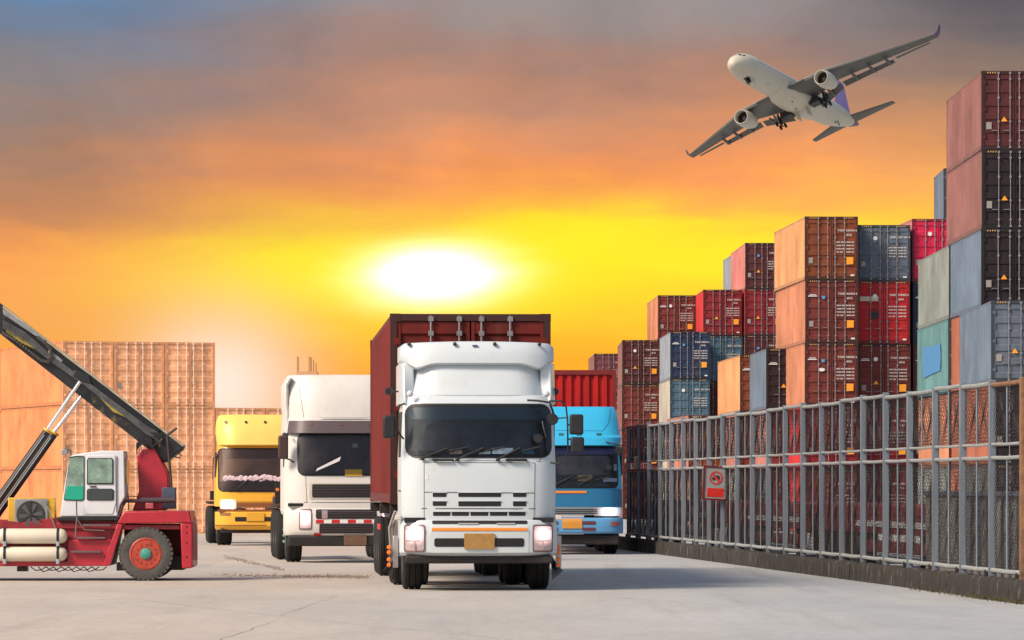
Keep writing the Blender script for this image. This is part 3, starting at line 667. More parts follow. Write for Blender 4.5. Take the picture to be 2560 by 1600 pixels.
# ================================================================ truck cab helpers
class Face:
    """front face of a cab: y = f(x, z)"""
    def __init__(s, w, rake, bow=.07, corner=.20, p=8):
        s.w = w; s.rake = rake; s.bow = bow; s.corner = corner; s.p = p
    def wz(s, z):
        r = s.rake
        for a, b in zip(r, r[1:]):
            if z <= b[0]:
                t = max(0, (z - a[0]) / (b[0] - a[0])); return a[2] + (b[2] - a[2]) * t
        return r[-1][2]
    def __call__(s, x, z):
        r = s.rake; y = r[-1][1]
        for a, b in zip(r, r[1:]):
            if z <= b[0]:
                t = max(0, (z - a[0]) / (b[0] - a[0])); y = a[1] + (b[1] - a[1]) * t; break
        q = min(1, abs(x) / s.wz(z))
        return y + s.bow * q ** 2 + s.corner * q ** s.p
    def section(s, z, depth):
        w = s.wz(z); N = 24
        us = [math.sin(math.pi / 2 * (-1 + 2 * i / N)) for i in range(N + 1)]
        pts = [(u * w, s(u * w, z), z) for u in us]
        return pts + [(w, depth, z), (-w, depth, z)]
    def shell(s, zs, depth):
        return MB().loft([s.section(z, depth) for z in zs])
    def rrect(s, x0, x1, z0, z1, r, off, thick=.02, nz=6, nx=14, mb=None):
        mb = mb or MB(); xs = []
        r = min(r, (x1 - x0) / 2 - 1e-4, (z1 - z0) / 2 - 1e-4)
        if r > .004:
            for i in range(5): xs.append(x0 + r * (1 - math.cos(math.pi / 2 * i / 4)))
        else: xs.append(x0)
        a, b = xs[-1], x1 - (xs[-1] - x0)
        for i in range(1, nx): xs.append(a + (b - a) * i / nx)
        if r > .004:
            for i in range(4, -1, -1): xs.append(x1 - r * (1 - math.cos(math.pi / 2 * i / 4)))
        else: xs.append(x1)
        V = []; 
        for x in xs:
            d = min(x - x0, x1 - x); dz = 0 if d >= r or r <= .004 else r - math.sqrt(max(0, r * r - (r - d) ** 2))
            za, zb = z0 + dz, z1 - dz
            V.append([(x, s(x, za + (zb - za) * j / nz) - off, za + (zb - za) * j / nz) for j in range(nz + 1)])
        n = nz + 1; vs = [p for c in V for p in c]; k = len(V)
        fs = [(i * n + j, (i + 1) * n + j, (i + 1) * n + j + 1, i * n + j + 1) for i in range(k - 1) for j in range(nz)]
        loop = [i * n for i in range(k)] + [(k - 1) * n + j for j in range(1, n)] + [i * n + nz for i in range(k - 2, -1, -1)] + [j for j in range(nz - 1, 0, -1)]
        b0 = len(vs); vs += [(vs[i][0], vs[i][1] + off + thick, vs[i][2]) for i in loop]; q = len(loop)
        fs += [(loop[i], loop[(i + 1) % q], b0 + (i + 1) % q, b0 + i) for i in range(q)]
        return mb.add(vs, fs)
    def patch(s, name, m, parent, x0, x1, z0, z1, r=.02, off=.006, thick=.02, **k):
        return s.rrect(x0, x1, z0, z1, r, off, thick).build(name, m, parent, **k)
    def line(s, mb, pts, w=.008, off=.004):
        for (xa, za), (xb, zb) in zip(pts, pts[1:]):
            n = 8; d = Vector((xb - xa, zb - za)).normalized(); nx, nz = -d.y * w / 2, d.x * w / 2; vs = []
            for i in range(n + 1):
                t = i / n; x = xa + (xb - xa) * t; z = za + (zb - za) * t; y = s(x, z) - off
                vs += [(x - nx, y, z - nz), (x + nx, y, z + nz)]
            mb.add(vs, [(2 * i, 2 * i + 1, 2 * i + 3, 2 * i + 2) for i in range(n)])
        return mb
def windscreen(fc, root, x0, x1, z0, z1, r, tint=None):
    inm = tint or interior
    ws = fc.patch('windscreen', gasket, root, x0 - .03, x1 + .03, z0 - .03, z1 + .03, r + .03, .012)
    fc.patch('cab_interior', inm, ws, x0 + .012, x1 - .012, z0 + .012, z1 - .012, r, .018)
    fc.patch('glass_pane', glass, ws, x0, x1, z0, z1, r, .040, .001)
    return ws
def wiper(fc, root, xa, za, xb, zb, bl=.30):
    m = MB(); f = lambda x, z: (x, fc(x, z) - .07, z)
    m.tube([(xa, fc(xa, za) - .02, za), f(xa + .01, za + .015), f(xb, zb)], .016, 6)
    d = Vector((xb - xa, zb - za)).normalized()
    m.tube([(xb - d.x * .22, fc(xb, zb) - .055, zb - d.y * .22), (xb + bl * .75, fc(xb, zb) - .055, zb + .02)], .013, 6)
    m.tube([(xa - .02, fc(xa, za) - .03, za), (xa + .03, fc(xa, za) - .05, za)], .022, 6)
    return m.build('wiper', black_plastic, root)
def mirror(root, x0, x1, y, z0, z1, t=.08):
    h = MB()
    return MB().box(x0, x1, y, y + t, z0, z1).build('mirror', black_plastic, root, bevel=.03, seg=4)

# ================================================================ front white truck
def front_truck():
    s = F / 63.0; yaw = R(3.3)
    t = thing('lorry', 'white lorry with maroon container and lit headlights, foremost in the yard', 'truck', ((1198.5 - 1280) / s, 63.0, 0), yaw)
    zz = lambda y: EYE + (937 - y) / 346; xx = lambda x: (x - 603) / 346
    fc = Face(1.13, [(0.9, .02, 1.12), (1.45, .0, 1.13), (1.90, .03, 1.13), (2.75, .26, 1.10), (2.86, .34, 1.08)], .07, .20)
    cab = fc.shell([1.0, 1.2, 1.45, 1.7, 1.9, 2.1, 2.4, 2.75, 2.82, 2.86], 2.05).build('cab', white_paint, t, bevel=.03, seg=3)
    ws = windscreen(fc, t, -1.045, 1.045, zz(785), zz(530), .13)
    # things on the dashboard seen through the glass
    pm = mat('dashboard papers', (.75, .82, .86), .6, var=.3, scale=9)
    for x0, x1, z0, z1, m_ in ((600, 660, 775, 760, pm), (668, 775, 775, 745, pm), (450, 515, 775, 752, mat('dashboard toys', (.35, .22, .15), .6, var=.6, scale=14)), (820, 880, 775, 750, mat('blue cloth', (.06, .14, .22), .7))):
        fc.patch('dashboard_item', m_, ws, xx(x0), xx(x1), zz(z0), zz(z1), .01, .024, .004)
    sm_ = mat('seat shape', (.045, .048, .058), .8, var=.4, scale=4)
    for a, b in ((-.80, -.30), (.25, .75)): fc.patch('seat', sm_, ws, a, b, 2.02, 2.45, .14, .021, .002)
    fc.patch('dashboard', mat('dashboard dark', (.012, .012, .014), .7), ws, -1.0, 1.0, zz(782), zz(757), .03, .0225, .002)
    fc.patch('sun_strip', mat('tinted strip', (.03, .05, .07), .4), ws, -1.02, 1.02, zz(600), zz(540), .1, .022, .004)
    sm = MB()
    fc.line(sm, [(xx(325), zz(815)), (xx(325), zz(1095))]); fc.line(sm, [(xx(885), zz(820)), (xx(880), zz(1095))])
    fc.line(sm, [(xx(325), zz(817)), (xx(885), zz(820))]); fc.line(sm, [(xx(325), zz(968)), (xx(882), zz(972))], .012)
    fc.line(sm, [(xx(222), zz(1050)), (xx(978), zz(1052))], .014); fc.line(sm, [(xx(300), zz(780)), (xx(300), zz(805)), (xx(912), zz(812)), (xx(912), zz(790))], .007)
    sm.build('panel_seams', seam_m, cab, smooth=0)
    fc.patch('emblem_mark', mat('removed badge stain', (.66, .62, .58), .4), cab, xx(330), xx(345), zz(905), zz(880), .01, .003, .002)  # small pale mark where a badge was removed
    # grille slots with small lips
    slots = [(368, 437, 992, 971), (497, 712, 992, 971), (773, 840, 992, 971), (368, 437, 1037, 1014), (497, 712, 1039, 1014), (773, 840, 1039, 1014),
             (370, 457, 1087, 1067), (464, 550, 1087, 1067), (558, 648, 1087, 1067), (656, 744, 1087, 1067), (752, 836, 1087, 1067)]
    for a, b, c, d in slots:
        o = fc.patch('grille_slot', grille_m, t, xx(a), xx(b), zz(c), zz(d), .012, .004)
        fc.rrect(xx(a) - .006, xx(b) + .006, zz(d), zz(d) + .010, .002, .016, .01).build('slot_lip', white_paint, o)
    MB().box(-1.09, 1.09, .06, .5, 1.0, 1.07).build('bumper_gap', grille_m, t)
    # bumper
    bf = Face(1.15, [(.5, .06, 1.13), (.56, -.04, 1.15), (.9, -.06, 1.15), (1.03, .0, 1.14)], .05, .22)
    bp = bf.shell([.51, .56, .65, .8, .92, 1.0, 1.035], .8).build('bumper', white_paint, t, bevel=.02, seg=3)
    bf.patch('bumper_recess', mat('white bumper paint', (.54, .60, .62), .35), bp, -.72, .72, .56, .965, .03, .004, .01)
    bf.patch('air_intake', grille_m, bp, xx(375), xx(828), zz(1243), zz(1200), .03, .010)
    bf.patch('upper_gap', grille_m, bp, xx(365), xx(845), zz(1128), 1.028, .015, .008)
    bf.patch('reflective_strip', orange_m, bp, xx(362), xx(843), zz(1163), zz(1147), .003, .012)
    pl = bf.patch('number_plate', plate_m, bp, xx(525), xx(678), zz(1254), zz(1176), .012, .035, .03)
    for a, b in ((495, 598), (690, 783)): bf.patch('step_plate', mat('grey step', (.3, .3, .32), .5), bp, xx(a), xx(b), zz(1130), zz(1123), .002, .02)
    for a, b in ((224, 330), (871, 977)):
        hl = bf.patch('headlight', mat('headlight housing', (.20, .13, .13), .3, .3), bp, xx(a), xx(b), zz(1272), zz(1131), .035, .010)
        cx = (xx(a) + xx(b)) / 2
        bf.patch('lens', lens_mat('front truck lens', .94, zz(1180), .20), hl, xx(a) + .02, xx(b) - .02, zz(1262), zz(1140), .03, .016, .004)
        y = bf(cx, .85) - .045
        MB().lathe([(0, .062), (-.02, .056), (-.032, .032), (-.036, .001)], 24, 'y', (cx, y + .02, zz(1180))).build('bulb', lamp_on, hl)
        lm = MB(); lm.box(xx(a) + .02, xx(b) - .02, y + .01, y + .03, zz(1216), zz(1211)); lm.box(cx - .008, cx + .008, y + .01, y + .03, zz(1258), zz(1216)); lm.build('lens_divider', lamp_soft, hl)
    # valance, underside
    box('valance', dark_metal, t, -1.08, 1.08, .05, .35, .40, .51, bevel=.02)
    box('front_axle', dark_metal, t, -.8, .8, 1.2, 1.4, .38, .52)
    box('engine_sump', dark_metal, t, -.45, .45, .6, 2.0, .40, .95)
    for sx in (-1, 1): box('chassis_rail', dark_metal, t, *sorted((sx * .38, sx * .47)), .5, 6.6, .75, 1.0)
    # roof fairing: rounded centre panel, side deflectors, upper visor
    ff = Face(.95, [(2.80, .30, .99), (2.95, .36, .98), (3.32, .50, .95), (3.40, .56, .93)], .05, .28, 6)
    rf = ff.shell([2.84, 2.9, 3.0, 3.15, 3.32, 3.40], 2.0).build('roof_fairing', white_paint, t, bevel=.03, seg=3)
    for sx in (-1, 1):
        m = MB(); m.loft([[(sx * .93, .62, z0), (sx * a, .60 + dy, z0), (sx * 1.15, .80 + dy, z0), (sx * 1.15, 2.1, z0), (sx * .93, 2.1, z0)] for z0, a, dy in ((2.72, 1.06, -.2), (2.9, 1.08, -.1), (3.2, 1.09, .02), (3.335, 1.10, .06))])
        m.build('side_deflector', white_paint, rf, bevel=.02)
        MB().lathe([(0, .05), (-.03, .045), (-.05, .02)], 12, 'y', (sx * 1.0, .33, 2.88)).build('corner_cap', white_paint, rf)
    m = MB(); secs = []
    n = 30
    for i in range(n + 1):
        u = -1 + 2 * i / n; x = 1.135 * u; q = abs(u)
        zb = 3.305 - .07 * max(0, min(1, (q - .55) / .22)) ** 1.3 if q < .80 else 3.235 + (q - .80) / .20 * .13
        zt = 3.655 - .03 * q ** 2 - .05 * max(0, (q - .93) / .07) ** 2
        y0 = .40 + .10 * q ** 2 + .22 * q ** 7
        secs.append([(x, y0 + .06, zb), (x, y0, zb + .03), (x, y0 + .02, zb + (zt - zb) * .5), (x, y0 + .09, zt - .03), (x, y0 + .14, zt), (x, 1.9, zt + .02), (x, 1.9, zb), ])
    vis = MB().loft(secs).build('roof_visor', white_paint, rf, smooth=50)
    for zx_, in ((256,), (486,), (689,), (919,)):
        q = abs(xx(zx_)) / 1.135; MB().lathe([(0, .03), (-.04, .026), (-.055, .01)], 12, 'y', (xx(zx_), .47 + .10 * q ** 2 + .2 * q ** 7, zz(216))).build('marker_lamp', mat('dark lamp', (.03, .02, .02), .4), vis)
    box('badge', mat('blue badge', (.05, .07, .3), .4), vis, xx(575), xx(602), .435, .47, zz(228), zz(221), bevel=.004)
    # handles, wipers
    for a, b in ((372, 470), (742, 840)):
        z = zz(806); m = MB(); f = lambda x, o: (x, fc(x, z) - o, z)
        m.tube([f(xx(a), .0), f(xx(a) + .02, .05), f(xx(b) - .02, .05), f(xx(b), 0)], .018, 8); m.build('grab_handle', black_plastic, t)
    wiper(fc, t, xx(315), zz(800), xx(440), zz(748), .42); wiper(fc, t, xx(490), zz(806), xx(625), zz(745), .42); wiper(fc, t, xx(695), zz(806), xx(810), zz(745), .40)
    # mirrors left
    ml = MB(); ml.tube([(-1.08, .3, zz(520)), (-1.16, .12, zz(530)), (-1.19, .10, zz(600)), (-1.19, .10, zz(660)), (-1.10, .15, zz(700))], .014, 8)
    ml.tube([(-1.19, .10, zz(635)), (-1.30, .10, zz(637))], .012, 6); ml.build('mirror_arm', black_plastic, t)
    mirror(t, xx(117), xx(180), .05, zz(697), zz(582))
    # mirrors right
    mr = MB(); mr.tube([(xx(850), .2, zz(503)), (xx(900), .12, zz(506)), (xx(960), .1, zz(515)), (xx(978), .15, zz(560)), (xx(985), .25, zz(590))], .016, 8)
    mr.tube([(xx(962), .22, zz(507)), (xx(1015), .02, zz(507)), (xx(1040), .0, zz(535)), (xx(1048), .0, zz(600)), (xx(1050), .0, zz(760)), (xx(1035), .02, zz(805)), (xx(1005), .06, zz(825)), (xx(965), .12, zz(819))], .013, 8)
    mr.tube([(xx(1000), .06, zz(595)), (xx(1045), .0, zz(592))], .01, 6); mr.tube([(xx(1045), .0, zz(628)), (xx(1062), .0, zz(628))], .012, 6); mr.tube([(xx(1045), .0, zz(700)), (xx(1066), .0, zz(700))], .012, 6)
    mr.build('mirror_arm', black_plastic, t)
    mirror(t, xx(1058), xx(1128), -.04, zz(678), zz(575)); mirror(t, xx(1063), xx(1132), -.04, zz(768), zz(690))
    for cx, cz, rr, yy in ((973, 600, .085, .02), (900, 697, .07, .03)):
        MB().lathe([(0, .001), (0, rr * .9), (.02, rr), (.06, rr * .8), (.09, rr * .3), (.09, .001)], 20, 'y', (xx(cx), yy, zz(cz))).build('round_mirror', black_plastic, t)
    tube('mirror_stalk', black_plastic, t, [(xx(925), .22, zz(610)), (xx(940), .05, zz(690)), (xx(905), .04, zz(697))], .008, 6)
    for cx in (153, 1002): 
        o = MB().lathe([(0, .001), (0, .05), (.03, .058), (.08, .03), (.08, .001)], 16, 'y', (xx(cx), .7, zz(455))).build('side_lamp', black_plastic, t)
        MB().tube([(xx(cx), .75, zz(455)), (math.copysign(1.1, xx(cx)), .9, zz(455))], .012, 6).build('lamp_stalk', black_plastic, o)
    # cab sides: window, door seam, steps and fenders
    for sx in (-1, 1):
        MB().box(*sorted((sx * 1.10, sx * 1.137)), .55, 1.35, 1.95, 2.62).build('side_window', gasket, t, bevel=.02)
        for z in (1.02, 1.45): box('door_trim', seam_m, t, *sorted((sx * 1.12, sx * 1.138)), .4, 1.5, z, z + .02, bevel=0)
        # fender arch
        secs = []
        for k in range(11):
            a = math.pi * (k / 10); secs.append([(sx * .82, 1.3 - .62 * math.cos(a), .52 + .62 * math.sin(a)), (sx * 1.16, 1.3 - .62 * math.cos(a), .52 + .62 * math.sin(a)), (sx * 1.16, 1.3 - .57 * math.cos(a), .52 + .57 * math.sin(a)), (sx * .82, 1.3 - .57 * math.cos(a), .52 + .57 * math.sin(a))])
        MB().loft(secs).build('fender', mat('grey white fender', (.42, .42, .44), .5), t)
        box('indicator_lamp', mat('cream lens', (.6, .55, .5), .3), t, *sorted((sx * 1.13, sx * 1.22)), .18, .28, zz(1108), zz(1085), bevel=.01)
        for i, z in enumerate((1248, 1274, 1310, 1338)):
            MB().lathe([(0, .03), (-.045, .032), (-.06, .02), (-.06, .001)], 14, 'y', (sx * 1.30 if sx < 0 else 1.19, .6, zz(z))).build('amber_marker', amber, t)
        box('marker_bracket', mat('chrome bracket', (.45, .42, .42), .3, .6), t, *sorted((sx * 1.16, sx * 1.24)) , .62, .7, .33, .80, bevel=.01)
        wheel(t, sx * .94, 1.3, .50, .50, .30, sx); 
        for y in (4.2, 5.5):
            wheel(t, sx * 1.02, y, .5, .5, .27, sx); wheel(t, sx * .72, y, .5, .5, .27, sx)
        box('mud_guard', black_plastic, t, *sorted((sx * .60, sx * 1.22)), 3.55, 6.1, 1.04, 1.10, bevel=.02)
    box('fuel_tank', mat('steel tank', (.30, .30, .32), .4, .6), t, -1.12, -.55, 2.2, 3.3, .45, .95, bevel=.08)
    box('side_locker', dark_metal, t, .55, 1.1, 2.2, 3.3, .45, .95, bevel=.04)
    # black grass-like straps hanging from the rear mud flaps
    for sx in (-1, 1):
        m = MB()
        for k in range(12): m.tube([(sx * 1.14, 1.95 + k * .01, .55), (sx * (1.18 + .008 * k), 1.95, .35), (sx * (1.20 + .014 * k), 1.95, .12 + .012 * k)], .006, 4)
        m.build('mud_brush', black_plastic, t)
    # hoses behind the cab on the left
    m = MB()
    for k in range(4): m.tube([(-1.16 + .05 * k, 2.2 + .1 * k, 1.15), (-1.24 + .04 * k, 2.4, .9), (-1.22 + .03 * k, 2.5, .6), (-1.12, 2.6, .5)], .02, 6)
    m.build('hoses', mat('pale hose', (.4, .36, .34), .5), t)
    # trailer
    rv = lambda v: Matrix.Rotation(yaw, 3, 'Z') @ Vector(v)
    o = rv((-.02, 2.75, 0)) + t.location
    tr = thing('semi_trailer', 'dark container trailer hitched behind the foremost white lorry', 'trailer', o, yaw)
    for sx in (-1, 1):
        box('chassis_beam', dark_metal, tr, *sorted((sx * .40, sx * .55)), .1, 12.2, 1.02, 1.24)
        for y in (.05, 11.9, 5.8): box('bolster', dark_metal, tr, *sorted((sx * .56, sx * 1.2)), y, y + .2, 1.08, 1.24)
        for y in (8.2, 9.5, 10.8):
            wheel(tr, sx * 1.03, y, .5, .5, .27, sx); wheel(tr, sx * .74, y, .5, .5, .27, sx)
        box('landing_leg', dark_metal, tr, *sorted((sx * .65, sx * .78)), 3.6, 3.75, .25, 1.05)
        box('side_guard', red_m, tr, *sorted((sx * 1.17, sx * 1.2)), 5.9, 7.4, .8, .9)
    for y in (8.2, 9.5, 10.8): box('axle', dark_metal, tr, -.9, .9, y - .06, y + .06, .44, .56)
    cr = container(rv((-1.219 - .0, 2.68, 1.25)) + t.location, yaw, (0.135, 0.012, 0.008), 'rust red container carried by the foremost white lorry', side=(0.15, .016, .012), mark=None, stick='N', group=None, frame=(.040, .008, .006))
front_truck()

# ================================================================ second white truck (left of centre)
def second_truck():
    s = F / 86.0; yaw = R(5.0)
    t = thing('lorry', 'dusty white high roof lorry with a dark sun visor, left of the foremost one', 'truck', ((484 + 1030 / 2.7 - 1280) / s, 86.0, 0), yaw)
    K_ = s * 2.7; zz = lambda y: EYE + (904 - y) / K_; xx = lambda x: (x - 1030) / K_
    w = 1.22
    fc = Face(w, [(.9, .0, w), (1.45, 0, w), (1.85, .04, w), (2.6, .22, 1.17), (2.9, .32, 1.12)], .08, .26, 7)
    cab = fc.shell([.95, 1.2, 1.45, 1.7, 1.85, 2.1, 2.4, 2.6, 2.9], 2.2).build('cab', white_old, t, bevel=.03)
    ws = windscreen(fc, t, xx(712), -xx(712), zz(825), zz(550), .12, mat('brownish interior', (.055, .036, .038), .6, var=.4, scale=1.5, col2=(.13, .085, .075), patch=(.5, .7)))
    vf = Face(w, [(2.55, .06, 1.16), (2.88, .14, 1.12)], .08, .26, 7)
    vz = vf.shell([zz(548), zz(530), zz(470), zz(462)], .5).build('sun_visor', mat('brown smoked visor', (.10, .075, .08), .35), t, bevel=.01)
    for x in (790, 997, 1190): vf.patch('visor_lamp', mat('dull amber', (.16, .06, .05), .4), vz, xx(x - 14), xx(x + 14), zz(494), zz(478), .01, .008)
    # roof fairing
    rf = Face(1.19, [(2.85, .30, 1.12), (3.0, .34, 1.15), (3.3, .42, 1.18), (3.72, .62, 1.14), (3.78, .72, 1.10)], .08, .40, 5)
    r_ = rf.shell([2.86, 3.0, 3.15, 3.3, 3.5, 3.68, 3.76], 2.2).build('roof_fairing', white_old, t, bevel=.04, seg=3)
    sm = MB(); rf.line(sm, [(xx(740), zz(440)), (xx(830), zz(452)), (xx(1300), zz(452))], .012); rf.line(sm, [(xx(720), zz(230)), (xx(750), zz(440))], .008)
    sm.build('fairing_seam', seam_m, r_, smooth=0)
    for sx in (-1, 1):
        m = MB().loft([[(sx * a, .75, z), (sx * (a + .06), .72, z), (sx * (a + .10), .9, z), (sx * (a + .10), 2.3, z), (sx * a, 2.3, z)] for z, a in ((1.0, 1.13), (2.4, 1.13), (3.0, 1.10), (3.15, 1.12), (3.55, 1.12), (3.70, 1.04))])
        m.build('side_deflector', white_old, t, bevel=.02)
    sm = MB(); fc.line(sm, [(xx(757), zz(835)), (xx(765), zz(1015))]); fc.line(sm, [(xx(660), zz(1015)), (xx(1400), zz(1015))], .012); sm.build('panel_seams', seam_m, cab, smooth=0)
    # grilles
    g = fc.patch('upper_grille', mat('cream grille frame', (.50, .46, .40), .5), t, xx(780), -xx(780), zz(990), zz(883), .04, .014)
    fc.patch('grille_mesh', grille_m, g, xx(800), -xx(800), zz(982), zz(892), .03, .020)
    m = MB()
    for z in (908, 926, 944, 962): fc.rrect(xx(805), -xx(805), zz(z + 3), zz(z), .002, .028, .008, mb=m)
    m.build('grille_bars', mat('grille bar', (.09, .06, .06), .5), g)
    # bumper
    bf = Face(1.22, [(.50, .05, 1.20), (.6, -.04, 1.22), (1.0, -.05, 1.22), (1.13, .02, 1.2)], .07, .26, 7)
    bp = bf.shell([zz(1240), .62, .8, 1.0, zz(1040)], .9).build('bumper', white_old, t, bevel=.02)
    box('bumper_gap', grille_m, t, -1.15, 1.15, .06, .4, zz(1040), zz(1020), bevel=0)
    for z0, z1, a in ((1125, 1062, 825), (1224, 1160, 848)):
        g = bf.patch('lower_grille', grille_m, bp, xx(a), -xx(a), zz(z0), zz(z1), .03, .010)
        m = MB()
        for q in (.25, .5, .75): bf.rrect(xx(a) + .03, -xx(a) - .03, zz(z0) + (zz(z1) - zz(z0)) * q - .005, zz(z0) + (zz(z1) - zz(z0)) * q + .005, .001, .018, .008, mb=m)
        m.build('grille_bars', mat('grille bar', (.09, .06, .06), .5), g)
    bf.patch('fog_lamp', lamp_soft, bp, xx(865), xx(903), zz(1123), zz(1068), .01, .018)
    for k in range(12):
        a = 825 + k * 54; 
        bf.patch('reflector', red_m if k % 2 == 0 else white_m, bp, xx(a), xx(a + 52), zz(1155), zz(1132), .002, .016)
    bf.patch('reflector', red_m, bp, xx(812), xx(860), zz(1240), zz(1222), .002, .016)
    for sx in (-1, 1):
        a, b = sorted((sx * xx(712), sx * xx(798)))
        hl = bf.patch('headlight', mat('headlight housing', (.20, .13, .13), .3, .3), bp, a, b, zz(1200), zz(1057), .03, .012)
        bf.patch('lens', lens_mat('white truck lens', -xx(750), zz(1120), .24), hl, a + .02, b - .02, zz(1190), zz(1067), .03, .018)
        bf.patch('bulb', lamp_on, hl, a + .06, b - .06, zz(1155), zz(1090), .08, .03)
    box('valance', dark_metal, t, -1.15, 1.15, .0, .5, zz(1310), zz(1240), bevel=.03)
    box('number_plate', mat('old brown plate', (.14, .07, .045), .6, var=.3, scale=12), t, xx(1015), xx(1168), -.03, 0, zz(1305), zz(1236), bevel=.005)
    box('engine_sump', dark_metal, t, -.4, .4, .7, 2.2, .38, .95)
    # things behind the glass
    a_ = MB(); fc.rrect(xx(1022), xx(1138), zz(835), zz(792), .005, .026, .004, mb=a_); a_.build('dashboard_card', mat('yellow card', (.75, .42, .02), .5), ws)
    m = MB(); pts = [(825, 805), (835, 785), (995, 705), (985, 735)]
    m.prism([(xx(x), zz(z)) for x, z in pts], -.0, .004).build('paper_sheet', mat('white paper', (.72, .68, .70), .5), ws)
    bpy.context.view_layer.update()
    ws.children[-1].location.y = fc(xx(900), zz(760)) - .055
    fc.patch('window_sticker', mat('faint sticker', (.2, .2, .2), .5), ws, xx(1075), xx(1110), zz(645), zz(617), .005, .024, .003)
    # mirror
    m = MB(); m.tube([(-1.16, .3, zz(550)), (xx(640), .1, zz(560)), (xx(600), .08, zz(570))], .02, 8); m.tube([(xx(610), .08, zz(715)), (xx(650), .15, zz(725)), (xx(690), .25, zz(750))], .016, 8); m.build('mirror_arm', black_plastic, t)
    mm = mat('brown black mirror housing', (.06, .03, .025), .5)
    MB().box(xx(572), xx(640), .03, .16, zz(722), zz(563)).build('mirror', mm, t, bevel=.04, seg=4)
    for sx in (-1, 1):
        MB().box(*sorted((sx * 1.18, sx * 1.225)), .5, 1.4, 1.9, 2.6).build('side_window', gasket, t, bevel=.02)
        wheel(t, sx * 1.0, 1.4, .52, .52, .33, sx)
        for y in (4.2, 5.6, 7.0): wheel(t, sx * 1.02, y, .52, .52, .5, sx)
        box('chassis_rail', dark_metal, t, *sorted((sx * .38, sx * .48)), .8, 8.5, .78, 1.0)
        box('mud_guard', dark_metal, t, *sorted((sx * .7, sx * 1.25)), 3.5, 7.7, 1.07, 1.13, bevel=.02)
        b = MB()
        for k in range(3): b.lathe([(0, .03), (-.05, .03), (-.06, .001)], 10, 'y', (sx * 1.21, .75, .42 + .12 * k))
        b.build('marker_lamps', mat('green lens', (.2, .4, .3), .4), t)
    # fifth wheel equipment seen to the left behind the cab
    m = MB(); m.box(-1.2, -.9, 6.6, 8.3, 1.15, 1.30); m.box(-1.15, -1.0, 8.0, 8.2, 1.2, 1.6); m.build('fifth_wheel_frame', dark_metal, t)
    for k in range(2): MB().lathe([(0, .001), (0, .04), (-.03, .03), (-.03, .001)], 10, 'y', (-1.1 - .08 * k, 7.9, 1.45 - .15 * k)).build('amber_marker', amber, t)
second_truck()

